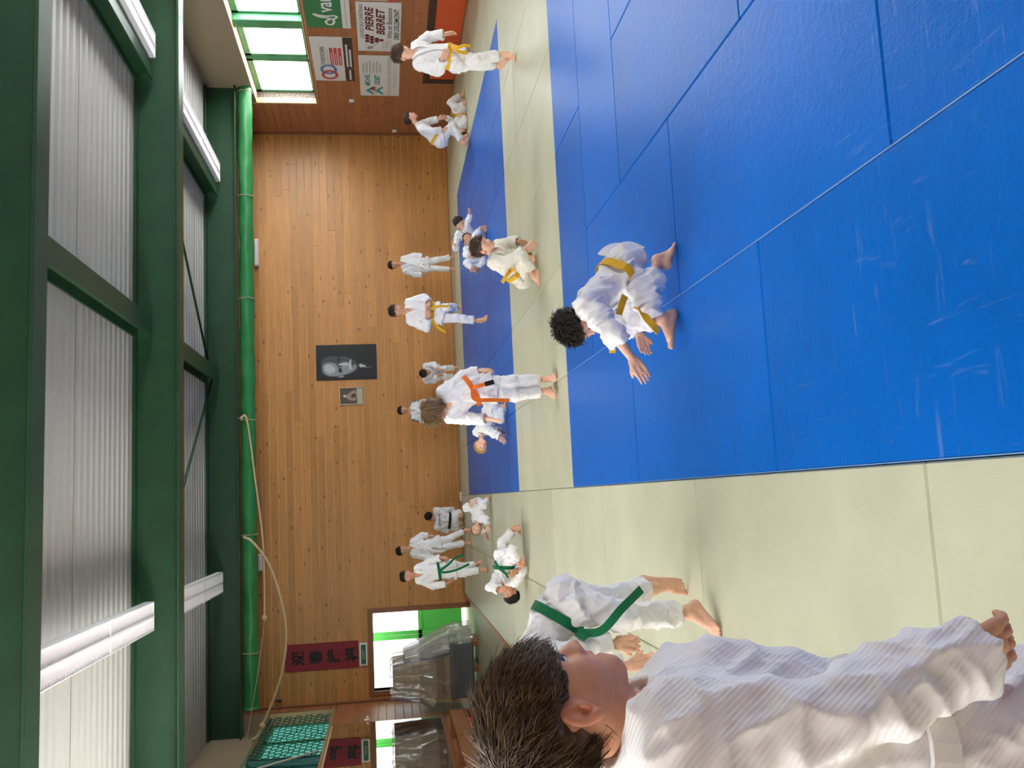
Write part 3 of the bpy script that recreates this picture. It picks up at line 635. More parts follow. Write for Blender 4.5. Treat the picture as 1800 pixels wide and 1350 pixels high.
child_world(link('rope_strand', rope([(-0.52, YR, 4.12), (-0.64, YR, 3.95), (-1.02, YR, 3.69), (-1.63, YR, 3.49), (-2.25, YR, 3.40), (-2.85, YR, 3.47), (-3.32, YR, 3.62), (-3.79, YR, 3.83), (-3.98, YR, 3.93), (-4.03, YR, 4.02)], 0.026), ROPE), t)
child_world(MB().tube([(-3.76, YR, 3.815), (-3.80, YR, 3.835), (-3.85, YR, 3.86)], [0.035, 0.055, 0.035], 10).build('knot', ROPE, smooth=True), t); hook(t, -0.52, 4.10)

# ---------------------------------------------------------------- protective net and gathered blind at the teal window
t = tag(empty('window_net', (XL, 16.9, WZ0)), 'dark protective net hanging before the teal window', 'net')
NETM = mat('net_cord', '1E4A44', 0.8); b = MB(); R3 = random.Random(5)
x = XL-0.10
for i in range(13):
    z = WZ0+0.02+0.1*i
    for k_ in range(16):
        y0 = 15.68+0.197*k_; o0 = 0.03*math.sin(1.7*k_+i)
        b.bar((x+0.02*math.sin(i+k_), y0, z+o0*0.5+R3.uniform(-.012, .012)), (x+0.02*math.sin(i+k_+1), y0+0.197, z+0.03*math.sin(1.7*(k_+1)+i)*0.5+R3.uniform(-.012, .012)), 0.012, 0.012)
for k_ in range(17):
    y0 = 15.68+0.197*k_
    for i in range(12):
        z = WZ0+0.02+0.1*i; sh = 0.1 if i % 2 else 0.0
        b.bar((x, y0+sh, z), (x, y0+sh+R3.uniform(-.02, .02), z+0.1), 0.012, 0.012)
o = child_world(b.build('net_mesh', NETM), t); o['kind'] = 'stuff'
child_world(MB().tube([(x, 15.66, WZ1+0.02), (x, 18.8, WZ1+0.02)], 0.016, 6).tube([(x, 15.66, WZ0+0.01), (x, 18.78, WZ0+0.01)], 0.016, 6).build('net_cable', NETM, smooth=True), t)
t = tag(empty('gathered_blind', (XL-0.06, 14.9, WZ0)), 'bunched dark teal blind gathered at the near end of the window', 'blind')
BL = mat('dark_teal_cloth', '2A6A66', 0.6); V = []; Fs = []; nn = 60; mm = 10
for j in range(mm+1):
    q = j/mm; z = WZ0+0.02+(WZ1-WZ0-0.06)*q
    for i in range(nn+1):
        p_ = i/nn; y0 = 15.60*(1-0.0)+(-0.0); ya = 15.62+0.0*q; yb = 14.5+0.35*q
        V.append((XL-0.04+0.045*math.sin(i*1.15+0.6*math.sin(q*3)), yb+(ya-yb)*p_+0.02*math.sin(i*2.1), z))
for j in range(mm):
    for i in range(nn): Fs.append((j*(nn+1)+i, j*(nn+1)+i+1, (j+1)*(nn+1)+i+1, (j+1)*(nn+1)+i))
child_world(link('cloth', mesh_arrays('cloth', V, Fs), BL), t)
child_world(MB().tube(spline([(XL+0.03, 15.65, WZ0+0.06), (XL+0.05, 15.2, WZ0+0.5), (XL+0.03, 14.8, WZ1-0.1)], 6), 0.018, 6).build('pale_edge', mat('pale_edge', 'C8C4B4', 0.7), smooth=True), t)

# ---------------------------------------------------------------- wrapped boxes in front of the door
CARD = mat('cardboard', 'A8947C', 0.8); n_ = noise(CARD, coords(CARD, (1, 1, 8)), 6, 3); bump(CARD, n_, 0.1)
TAPE = mat('blue_tape', '3C5490', 0.4); GREYC = mat('grey_crate', '5C6066', 0.6); BROWNT = mat('brown_tape', '8A6A50', 0.4)
t = tag(empty('wrapped_pallet', (-3.3, 18.1, ZF)), 'plastic-wrapped pallet of cardboard boxes blocking the green door', 'pallet')
for y in (17.65, 18.05, 18.45): child_world(MB().box(-3.85, -2.75, y, y+0.12, ZF+0.09, ZF+0.11).build('deck_board', WOODT), t)
for x in (-3.8, -3.33, -2.86): child_world(MB().box(x, x+0.1, 17.62, 18.6, ZF, ZF+0.09).build('runner', WOODT), t)
child_world(MB().box(-3.80, -2.80, 17.62, 18.6, 0.012, 0.42, bev=0.01).build('crate', GREYC), t); child_world(MB().box(-3.82, -2.78, 17.60, 18.62, 0.36, 0.45, bev=0.01).build('crate_lid', GREYC), t)
b = MB(); b.add([(-3.78, 17.62, 0.455), (-2.98, 17.62, 0.455), (-2.98, 18.6, 0.455), (-3.78, 18.6, 0.455), (-3.72, 17.62, 1.55), (-3.10, 17.62, 1.55), (-3.10, 18.6, 1.55), (-3.72, 18.6, 1.55)], BOXF)
child_world(b.build('cardboard_box', CARD, bevel=0.006), t)
child_world(MB().bar((-3.10, 17.612, 1.54), (-2.985, 17.612, 0.5), 0.012, 0.05, up=(0, 1, 0)).build('blue_tape', TAPE), t); child_world(MB().bar((-3.72, 17.612, 1.50), (-3.745, 17.612, 1.0), 0.012, 0.06, up=(0, 1, 0)).build('blue_tape', TAPE), t)
child_world(MB().box(-3.78, -2.97, 17.60, 17.612, 0.56, 0.72).build('brown_tape', BROWNT), t)
FOAM = mat('pale_foam', 'E6E8DC', 0.7)
child_world(MB().add([(-2.96, 17.7, 0.455), (-2.72, 17.7, 0.455), (-2.72, 18.5, 0.455), (-2.96, 18.5, 0.455), (-3.07, 17.75, 1.30), (-2.98, 17.75, 1.30), (-2.98, 18.45, 1.30), (-3.07, 18.45, 1.30)], BOXF).build('foam_block', FOAM, bevel=0.01), t)
child_world(MB().box(-2.93, -2.55, 17.75, 18.35, 0.02, 0.0+0.45, bev=0.01).build('foam_block', mat('foam_green', 'CFE2C8', 0.6)), t)
# clear plastic film over the stack
PL = bpy.data.materials.new('clear_film'); PL.use_nodes = True; nt = PL.node_tree; nt.nodes.remove(nt.nodes['Principled BSDF'])
gl = nt.nodes.new('ShaderNodeBsdfGlossy'); gl.inputs['Roughness'].default_value = 0.16; tr = nt.nodes.new('ShaderNodeBsdfTransparent'); tr.inputs[0].default_value = (0.93, 0.94, 0.95, 1)
df = nt.nodes.new('ShaderNodeBsdfTranslucent'); df.inputs[0].default_value = (0.8, 0.82, 0.84, 1); ms = nt.nodes.new('ShaderNodeMixShader'); ms2 = nt.nodes.new('ShaderNodeMixShader')
nz = nt.nodes.new('ShaderNodeTexNoise'); nz.inputs['Scale'].default_value = 9; nz.inputs['Detail'].default_value = 5; bp = nt.nodes.new('ShaderNodeBump'); bp.inputs['Strength'].default_value = 0.8; bp.inputs['Distance'].default_value = 0.03
nt.links.new(nz.outputs['Fac'], bp.inputs['Height']); nt.links.new(bp.outputs[0], gl.inputs['Normal'])
ms.inputs[0].default_value = 0.17; nt.links.new(tr.outputs[0], ms.inputs[1]); nt.links.new(gl.outputs[0], ms.inputs[2])
ms2.inputs[0].default_value = 0.10; nt.links.new(ms.outputs[0], ms2.inputs[1]); nt.links.new(df.outputs[0], ms2.inputs[2]); nt.links.new(ms2.outputs[0], nt.nodes['Material Output'].inputs[0])
def film(name, prof, seed, amp=0.018):
    """prof: list of (z, [(x, y) ring points])"""
    R4 = np.random.default_rng(seed); V = []; Fs = []; m2 = 72
    for z, rg in prof:
        P = spline([Vector((a, b_, 0)) for a, b_ in rg+[rg[0]]], 24)[:-1]; idx = np.linspace(0, len(P)-1, m2).astype(int)
        for i in idx: V.append((P[i].x+R4.normal(0, amp), P[i].y+R4.normal(0, amp), z+R4.normal(0, amp)))
    for k_ in range(len(prof)-1):
        for i in range(m2-1): Fs.append((k_*m2+i, k_*m2+i+1, (k_+1)*m2+i+1, (k_+1)*m2+i))
        Fs.append((k_*m2+m2-1, k_*m2, (k_+1)*m2, (k_+1)*m2+m2-1))
    Fs.append(tuple(range((len(prof)-1)*m2, len(prof)*m2)))
    return child_world(link(name, mesh_arrays(name, V, Fs, False), PL), t)
def rg(x0, x1, y0, y1): return [(x0, y0), ((x0+x1)/2, y0-0.02), (x1, y0), (x1+0.02, (y0+y1)/2), (x1, y1), ((x0+x1)/2, y1), (x0, y1), (x0-0.02, (y0+y1)/2)]
film('film_cover', [(0.30, rg(-3.91, -2.66, 17.48, 18.68)), (0.45, rg(-3.93, -2.68, 17.42, 18.7)), (0.62, rg(-3.94, -2.72, 17.36, 18.7)), (0.8, rg(-3.93, -2.80, 17.48, 18.68)), (1.05, rg(-3.82, -2.92, 17.56, 18.64)), (1.35, rg(-3.78, -3.0, 17.57, 18.64)), (1.585, rg(-3.75, -3.06, 17.59, 18.62))], 1)
film('film_bundle', [(0.0, rg(-2.86, -2.50, 17.66, 18.5)), (0.25, rg(-2.88, -2.50, 17.66, 18.5)), (0.5, rg(-2.96, -2.54, 17.66, 18.5)), (0.9, rg(-3.02, -2.74, 17.68, 18.5)), (1.33, rg(-3.10, -2.93, 17.72, 18.48))], 2, 0.012)

# ---------------------------------------------------------------- storage trough with orange pads along the left wall
t = tag(empty('storage_trough', (-3.8, 14.5, ZF)), 'long wooden storage trough at the foot of the mirror wall', 'trough')
for z0, z1 in ((0.40, 0.62), (0.12, 0.30)): child_world(MB().box(-3.56, -3.53, 12.2, 15.6, z0, z1, bev=0.004).build('front_rail', WOODT), t)
child_world(MB().box(XL+0.01, -3.53, 12.2, 15.6, ZF, ZF+0.04).build('base_board', WOODT), t)
for y in (12.2, 13.9, 15.57): child_world(MB().box(XL+0.06, -3.53, y, y+0.03, ZF, 0.62).build('end_board', WOODT), t)
ORC = mat('orange_pad_vinyl', 'C4512C', 0.5)
for i, (y, h) in enumerate(((12.4, 0.50), (13.1, 0.46), (13.98, 0.52), (14.7, 0.44))):
    t = tag(empty('foam_pad', (-3.8, y+0.3, ZF+0.04)), ['orange foam pad in the trough nearest the viewer', 'orange foam pad second along the trough', 'orange foam pad third along the trough', 'orange foam pad in the trough nearest the wrapped boxes'][i], 'foam pad', 'orange pads in the trough')
    child_world(MB().box(-3.98, -3.60, y, y+0.58, ZF+0.045, h, bev=0.04).build('pad', ORC, smooth=False), t); child_world(MB().box(-3.985, -3.595, y+0.27, y+0.31, ZF+0.05, h+0.005, bev=0.01).build('strap', DARKB), t)
t = tag(empty('folded_cloth', (0.02, 18.9, 0.0)), 'narrow folded white cloth lying at the foot of the back wall', 'cloth')
CLW = mat('white_folded_cloth', 'E6E6E6', 0.8)
for k_ in range(3): child_world(MB().box(-0.09+0.004*k_, 0.12-0.006*k_, 18.88+0.004*k_, 18.96-0.004*k_, 0.001+0.014*k_, 0.014+0.014*k_, bev=0.005).build('fold', CLW), t)
# ---------------------------------------------------------------- people: smooth distance fields turned into meshes
A = lambda v: np.array(v, float)
def unit(v): v = A(v); return v/max(np.linalg.norm(v), 1e-9)
def smin(a, b, k):
    h = np.clip(0.5+0.5*(b-a)/k, 0, 1); return b+(a-b)*h-k*h*(1-h)
class Field:
    def __init__(s, lo, hi, h):
        s.h = h; s.lo = A(lo); s.n = np.ceil((A(hi)-s.lo)/h).astype(int)+1; s.v = np.full(s.n, 0.25, np.float32)
    def block(s, lo, hi):
        i0 = np.maximum(0, np.floor((A(lo)-s.lo)/s.h).astype(int)); i1 = np.minimum(s.n, np.ceil((A(hi)-s.lo)/s.h).astype(int)+1)
        if np.any(i1 <= i0): return None, None
        ax = [(s.lo[k]+s.h*np.arange(i0[k], i1[k])).astype(np.float32) for k in range(3)]
        return tuple(slice(i0[k], i1[k]) for k in range(3)), (ax[0][:, None, None], ax[1][None, :, None], ax[2][None, None, :])
    def cone(s, a, b, ra, rb, k=0.02, flat=None, q=1.0, cut=False, sub=False, cutn=None):
        """rounded cone; flat/q squeezes it along an axis; cut ends it flat at b; sub carves it out"""
        a, b = A(a), A(b); r = max(ra, rb); mg = r+k+3*s.h
        sl, X = s.block(np.minimum(a, b)-mg, np.maximum(a, b)+mg)
        if sl is None: return s
        ba = b-a; L2 = max(ba@ba, 1e-9)
        px, py, pz = X[0]-a[0], X[1]-a[1], X[2]-a[2]
        t0 = (px*ba[0]+py*ba[1]+pz*ba[2])/L2; t = np.clip(t0, 0, 1)
        wx, wy, wz = px-t*ba[0], py-t*ba[1], pz-t*ba[2]
        if flat is not None:
            n = unit(flat); dn = (wx*n[0]+wy*n[1]+wz*n[2])*(q-1); wx, wy, wz = wx+n[0]*dn, wy+n[1]*dn, wz+n[2]*dn
        d = np.sqrt(wx*wx+wy*wy+wz*wz)-(ra+(rb-ra)*t)
        if cut:
            n = unit(ba if cutn is None else cutn); d = np.maximum(d, (X[0]-b[0])*n[0]+(X[1]-b[1])*n[1]+(X[2]-b[2])*n[2])
        if sub: s.v[sl] = -smin(-s.v[sl], d, k)
        else: s.v[sl] = smin(s.v[sl], d, k)
        return s
    def ell(s, c, M, r, k=0.02, sub=False):
        """ellipsoid, M rows = local axes in world"""
        c, r = A(c), A(r); mg = r.max()+k+3*s.h; sl, X = s.block(c-mg, c+mg)
        if sl is None: return s
        px, py, pz = X[0]-c[0], X[1]-c[1], X[2]-c[2]
        L_ = [(px*M[i][0]+py*M[i][1]+pz*M[i][2]) for i in range(3)]
        k0 = np.sqrt(sum((L_[i]/r[i])**2 for i in range(3))); k1 = np.sqrt(sum((L_[i]/r[i]**2)**2 for i in range(3)))+1e-6
        d = k0*(k0-1)/k1
        if sub: s.v[sl] = -smin(-s.v[sl], d, k)
        else: s.v[sl] = smin(s.v[sl], d, k)
        return s
    def clip_below(s, z):
        Z = (s.lo[2]+s.h*np.arange(s.n[2])).astype(np.float32); s.v = np.maximum(s.v, (z-Z)[None, None, :]); return s
    def plane_cut(s, p, n):
        """keep the side where (x-p).n > 0"""
        p, n = A(p), unit(n); ax = [(s.lo[k]+s.h*np.arange(s.n[k])).astype(np.float32) for k in range(3)]
        s.v = np.maximum(s.v, -((ax[0]-p[0])*n[0])[:, None, None]-((ax[1]-p[1])*n[1])[None, :, None]-((ax[2]-p[2])*n[2])[None, None, :]); return s
    def sample(s, P, v=None):
        v = s.v if v is None else v; q = (np.asarray(P, float)-s.lo)/s.h; q = np.clip(q, 0, s.n-1.001); i = np.floor(q).astype(int); f = q-i; out = 0
        for dx in (0, 1):
            for dy in (0, 1):
                for dz in (0, 1):
                    wgt = (f[:, 0] if dx else 1-f[:, 0])*(f[:, 1] if dy else 1-f[:, 1])*(f[:, 2] if dz else 1-f[:, 2]); out = out+wgt*v[i[:, 0]+dx, i[:, 1]+dy, i[:, 2]+dz]
        return out
    def grad(s, P, v=None):
        P = np.asarray(P, float); e = s.h; g = np.stack([s.sample(P+e*np.eye(3)[k], v)-s.sample(P-e*np.eye(3)[k], v) for k in range(3)], 1)
        return g/np.maximum(np.linalg.norm(g, axis=1, keepdims=True), 1e-9)
    def push(s, P, d, v=None, it=6, only_in=False):
        P = np.array(P, float)
        for _ in range(it):
            f = s.sample(P, v)-d
            if only_in: f = np.minimum(f, 0)
            P = P-s.grad(P, v)*np.clip(f, -0.04, 0.04)[:, None]
        return P
    def mesh(s):
        v = s.v; v[0] = v[-1] = 0.1; v[:, 0] = v[:, -1] = 0.1; v[:, :, 0] = v[:, :, -1] = 0.1
        ins = v < 0
        c = ins[:-1, :-1, :-1].astype(np.uint8)
        for dx, dy, dz in ((1, 0, 0), (0, 1, 0), (0, 0, 1), (1, 1, 0), (1, 0, 1), (0, 1, 1), (1, 1, 1)):
            c = c+ins[dx:v.shape[0]-1+dx, dy:v.shape[1]-1+dy, dz:v.shape[2]-1+dz]
        act = (c > 0) & (c < 8); I = np.argwhere(act); idx = np.full(act.shape, -1, np.int32); idx[act] = np.arange(len(I))
        corner = np.array([[dx, dy, dz] for dx in (0, 1) for dy in (0, 1) for dz in (0, 1)])
        cv = np.stack([v[I[:, 0]+d[0], I[:, 1]+d[1], I[:, 2]+d[2]] for d in corner], 1)
        acc = np.zeros((len(I), 3)); cnt = np.zeros(len(I))
        for a in range(8):
            for b in range(a+1, 8):
                if np.abs(corner[a]-corner[b]).sum() != 1: continue
                va, vb = cv[:, a], cv[:, b]; m = (va < 0) != (vb < 0); t = np.where(m, va/np.where(m, va-vb, 1), 0)
                acc += m[:, None]*(corner[a]+(corner[b]-corner[a])*t[:, None]); cnt += m
        P = s.lo+s.h*(I+acc/np.maximum(cnt, 1)[:, None]); Q = []
        for ax in range(3):
            a1, a2 = (ax+1) % 3, (ax+2) % 3
            sl0 = [slice(None)]*3; sl1 = [slice(None)]*3; sl0[ax] = slice(0, -1); sl1[ax] = slice(1, None)
            u, w_ = ins[tuple(sl0)], ins[tuple(sl1)]; E = np.argwhere(u != w_); E = E[(E[:, a1] > 0) & (E[:, a2] > 0) & (E[:, a1] < v.shape[a1]-1) & (E[:, a2] < v.shape[a2]-1)]
            up = u[E[:, 0], E[:, 1], E[:, 2]]
            def at(o1, o2):
                J = E.copy(); J[:, a1] -= o1; J[:, a2] -= o2; return idx[J[:, 0], J[:, 1], J[:, 2]]
            q = np.stack([at(1, 1), at(0, 1), at(0, 0), at(1, 0)], 1); q[~up] = q[~up][:, ::-1]; Q.append(q)
        return P, np.concatenate(Q).astype(np.int32)
PERM = np.random.default_rng(11).permutation(256).astype(np.int64)
GR = np.random.default_rng(12).normal(size=(256, 3)); GR /= np.linalg.norm(GR, axis=1, keepdims=True)
def pnoise(P):
    i = np.floor(P).astype(np.int64); f = P-i; u = f*f*f*(f*(f*6-15)+10); out = 0
    for dx in (0, 1):
        for dy in (0, 1):
            for dz in (0, 1):
                hsh = PERM[(PERM[(PERM[(i[:, 0]+dx) & 255]+i[:, 1]+dy) & 255]+i[:, 2]+dz) & 255]; g = GR[hsh]
                d = g[:, 0]*(f[:, 0]-dx)+g[:, 1]*(f[:, 1]-dy)+g[:, 2]*(f[:, 2]-dz)
                out = out+d*(u[:, 0] if dx else 1-u[:, 0])*(u[:, 1] if dy else 1-u[:, 1])*(u[:, 2] if dz else 1-u[:, 2])
    return out
def folds(P, seed, amp):
    o = seed*7.31; R0 = A([[0.8, 0.36, 0.48], [-0.6, 0.48, 0.64], [0, -0.8, 0.6]])
    a = pnoise(P*A([9, 9, 4.5])+o); b = pnoise((P@R0.T)*A([20, 10, 8])+o*2); c = pnoise((P@R0)*A([10, 26, 16])+o*3)
    r1 = np.clip(1-np.abs(a)*3.2, 0, 1)**1.4; r2 = np.clip(1-np.abs(b)*3.0, 0, 1)**1.3; r3 = np.clip(1-np.abs(c)*3.2, 0, 1)**1.5
    return amp*(1.1*r1+0.9*r2+0.35*r3+0.9*pnoise(P*6+o)-0.75)
def vnormals(P, Q):
    n = np.zeros_like(P); a, b, c, d = (P[Q[:, k]] for k in range(4)); fn = np.cross(c-a, d-b)
    for k in range(4): np.add.at(n, Q[:, k], fn)
    return n/np.maximum(np.linalg.norm(n, axis=1, keepdims=True), 1e-12)

# skin, cloth and hair materials
def skin_mat(name, col):
    m = mat(name, col, 0.48, spec=0.4, sss=0.25); b = bsdf(m)
    at = N(m, 'ShaderNodeAttribute', attribute_name='tint'); B = lin(col)
    n = noise(m, coords(m), 55, 3); base = ramp(m, n, [(0.3, tuple(Vector(B[:3])*0.9)), (0.7, tuple(Vector(B[:3])*1.06))])
    lip = (B[0]*0.80, B[1]*0.42, B[2]*0.45, 1); L(m, mixc(m, at.outputs['Fac'], base, lip), b.inputs['Base Color']); bump(m, noise(m, coords(m), 420, 2), 0.08, 0.002); return m
SKIN = {'a': skin_mat('skin_light', 'E6B79C'), 'b': skin_mat('skin_tan', 'D49F80'), 'c': skin_mat('skin_olive', 'B47C5E')}
def cloth_mat(name, col, weave=True, rough=0.85):
    m = mat(name, col, rough, spec=0.2); b = bsdf(m); b.inputs['Sheen Weight'].default_value = 0.15
    v = coords(m); n = noise(m, v, 4, 3); B = Vector(lin(col)[:3]); L(m, ramp(m, n, [(0.3, tuple(B*0.94)), (0.7, tuple(B*1.03))]), b.inputs['Base Color'])
    if weave:
        wv = N(m, 'ShaderNodeTexWave', wave_type='BANDS', bands_direction='DIAGONAL'); wv.inputs['Scale'].default_value = weave; wv.inputs['Distortion'].default_value = 0.6; wv.inputs['Detail'].default_value = 1.0; L(m, v, wv.inputs['Vector'])
        bump(m, wv.outputs['Fac'], 0.35, 0.0016)
    return m
GI = cloth_mat('white_cotton', 'EFEFF2', 90); GIRIB = cloth_mat('white_ribbed_cotton', 'ECEBEE', 52); GICREAM = cloth_mat('cream_cotton', 'E9E5DA', 90)
BELTM = {'yellow': cloth_mat('belt_yellow', 'E2AE22', 120), 'green': cloth_mat('belt_green', '0E6B43', 120), 'orange': cloth_mat('belt_orange', 'EA7426', 120), 'white': cloth_mat('belt_white', 'F0F0EE', 120), 'black': cloth_mat('belt_black', '1C1A1C', 120)}
def hair_mat(name, dark, light):
    m = mat(name, dark, 0.42, spec=0.5); at = N(m, 'ShaderNodeAttribute', attribute_name='strand'); L(m, mixc(m, at.outputs['Fac'], lin(dark), lin(light)), bsdf(m).inputs['Base Color']); return m
HAIR = {'black': hair_mat('hair_black', '161210', '2E2622'), 'brown': hair_mat('hair_brown', '3A2A20', '6B5140'), 'dark': hair_mat('hair_dark_brown', '231812', '4A3628'), 'light': hair_mat('hair_light_brown', '6A5238', 'A88A62'), 'blond': hair_mat('hair_blond', 'B08A4C', 'DDBB78'), 'front': hair_mat('hair_front', '211610', '6E5436')}
EYEW = mat('eye_white', 'E8E4DE', 0.2); IRIS = mat('eye_iris', '2A1A12', 0.15)

def hand(F, W, tip, nrm, sc, curl=0.35, flat=False):
    """wrist W, tip = where the middle fingertip ends, nrm = back of the hand; palm, four fingers and a thumb"""
    W, tip = A(W), A(tip); d = unit(tip-W); nrm = A(nrm)-d*(A(nrm)@d); nrm = unit(nrm); sd = np.cross(d, nrm); Ls = 0.145*sc
    kn = W+d*Ls*0.52
    for u in (-0.30, 0, 0.30): F.cone(W+sd*u*0.075*sc, kn+sd*u*0.105*sc, 0.0145*sc, 0.0125*sc, 0.012*sc)
    for u, ln in ((-0.45, 0.36), (-0.15, 0.44), (0.15, 0.47), (0.45, 0.42)):
        p = kn+sd*u*0.068*sc; dd = d+sd*u*0.07; n = 3; seg = Ls*ln/n*1.15
        for j in range(n):
            a = curl*(0.35+0.75*j); dj = unit(dd*math.cos(a)-nrm*math.sin(a)); q = p+dj*seg*(1.1 if j == 0 else 0.85); F.cone(p, q, (0.0088-0.0006*j)*sc, (0.0083-0.0009*j)*sc, 0.003); p = q
    p = W+d*Ls*0.16+sd*0.028*sc
    q = p+unit(d*0.8+sd*0.62-nrm*0.25)*0.034*sc; F.cone(p, q, 0.0125*sc, 0.0105*sc, 0.008); r = q+unit(d*0.95+sd*0.25-nrm*0.3)*0.03*sc; F.cone(q, r, 0.0098*sc, 0.0075*sc, 0.004)
def foot(F, An, To, sc, side, hl=None):
    An, To = A(An), A(To); d = To-An; up = A((0, 0, 1)); dh = unit(d); heel = An-unit(dh*A((1, 1, 0.2)))*0.028*sc-up*0.02*sc
    if An[2] < 0.16: heel[2] = max(0.026*sc, heel[2]-0.03)
    if hl is not None: heel = A(hl)
    L_ = np.linalg.norm(To-heel); ln = unit(To-heel); sd = unit(np.cross(ln, up) if abs(ln[2]) < 0.9 else np.cross(ln, A((0, 1, 0))))
    ball = heel+ln*L_*0.66; F.cone(An, heel, 0.030*sc, 0.027*sc, 0.02)
    F.cone(An+ln*0.01, ball+np.cross(sd, ln)*0.004, 0.030*sc, 0.020*sc, 0.02)
    F.cone(heel, ball+sd*0.022*sc, 0.026*sc, 0.018*sc, 0.016); F.cone(heel, ball-sd*0.022*sc, 0.026*sc, 0.016*sc, 0.016)
    for i, u in enumerate((-0.034, -0.017, 0.0, 0.016, 0.033)):
        o_ = (4-i) if side > 0 else i; big = o_ == 0; rk = 0.0115 if big else 0.0078; b0 = ball+sd*u*sc
        F.cone(b0, b0+ln*L_*(0.32, 0.30, 0.27, 0.23, 0.18)[o_], rk*sc, rk*0.9*sc, 0.005)
def head(F, H, M, Lh, cold):
    """M rows: right, forward, up"""
    P = lambda x, y, z: H+Lh*(x*M[0]+y*M[1]+z*M[2])
    F.ell(P(0, -.07, .13), M, A((.36, .45, .37))*Lh, 0.01).ell(P(0, .10, -.10), M, A((.295, .30, .36))*Lh, 0.03)
    for s in (-1, 1):
        F.cone(P(.225*s, -.03, -.22), P(.04*s, .24, -.405), .085*Lh, .085*Lh, 0.03); F.ell(P(.165*s, .19, -.18), M, A((.105, .11, .13))*Lh, 0.03)
    F.cone(P(-.05, .275, -.415), P(.05, .275, -.415), .085*Lh, .085*Lh, 0.02)
    F.cone(P(-.16, .30, .045), P(.16, .30, .045), .068*Lh, .068*Lh, 0.03)
    for s in (-1, 1): F.ell(P(.135*s, .415, -.045), M, A((.085, .075, .055))*Lh, 0.03, sub=True)
    F.cone(P(0, .34, -.01), P(0, .455, -.175), .034*Lh, .046*Lh, 0.016)
    for s in (-1, 1): F.ell(P(.052*s, .40, -.195), M, A((.036, .045, .034))*Lh, 0.012)
    F.cone(P(-.085, .335, -.298), P(.085, .335, -.298), .030*Lh, .030*Lh, 0.010).cone(P(-.02, .378, -.288), P(.02, .378, -.288), .03*Lh, .03*Lh, 0.014).cone(P(-.06, .35, -.342), P(.06, .35, -.342), .034*Lh, .034*Lh, 0.010)
    if Lh/F.h > 40: F.cone(P(-.10, .392, -.320), P(.10, .392, -.320), .009*Lh, .009*Lh, 0.008, sub=True)
    for s in (-1, 1):                                           # ears
        Me = A([unit(M[0]*0.92*s+M[1]*0.38), unit(M[1]*0.92-M[0]*0.38*s), M[2]])
        F.ell(P(.385*s, -.05, -.09), Me, A((.035, .085, .135))*Lh, 0.012)
        if Lh/F.h > 20:
            F.ell(P(.385*s, -.05, -.09)+Lh*(Me[0]*.045+Me[1]*.008+M[2]*.012), Me, A((.042, .052, .092))*Lh, 0.004, sub=True); F.cone(P(.405*s, -.05, -.20), P(.40*s, -.04, -.21), .026*Lh, .026*Lh, 0.012)
            F.cone(P(.41*s, .01, -.10), P(.405*s, .01, -.14), .018*Lh, .014*Lh, 0.008)
def ribbon(F, v, pts, wd, th, nrm0=None, name='ribbon', m=None, off=0.002, proj=True, n=8):
    """flat strip along pts lying on the surface of field F"""
    P = A([p[:] for p in spline(pts, n)])
    if proj: P = F.push(P, off, v, 6, only_in=False)
    else: P = F.push(P, 0.012, v, 6, only_in=True)
    G = F.grad(P, v); T = np.gradient(P, axis=0); T /= np.maximum(np.linalg.norm(T, axis=1, keepdims=True), 1e-9)
    for _ in range(2): G[1:-1] = (G[:-2]+G[1:-1]*2+G[2:])/4
    if nrm0 is not None: G = G*0.35+unit(nrm0)*0.65
    B = np.cross(T, G); B /= np.maximum(np.linalg.norm(B, axis=1, keepdims=True), 1e-9); G = np.cross(B, T)
    V = np.concatenate([P+B*wd/2, P-B*wd/2, P-B*wd/2+G*th, P+B*wd/2+G*th]); k = len(P); Q = []
    for i in range(k-1):
        for a, b in ((0, 1), (1, 2), (2, 3), (3, 0)): Q.append((a*k+i, b*k+i, b*k+i+1, a*k+i+1))
    Q += [(0, k, 2*k, 3*k), (k-1, 4*k-1, 3*k-1, 2*k-1)]
    me = mesh_arrays(name, V, Q, False); bm = bmesh.new(); bm.from_mesh(me); bmesh.ops.recalc_face_normals(bm, faces=bm.faces); bm.to_mesh(me); bm.free()
    return link(name, me, m)
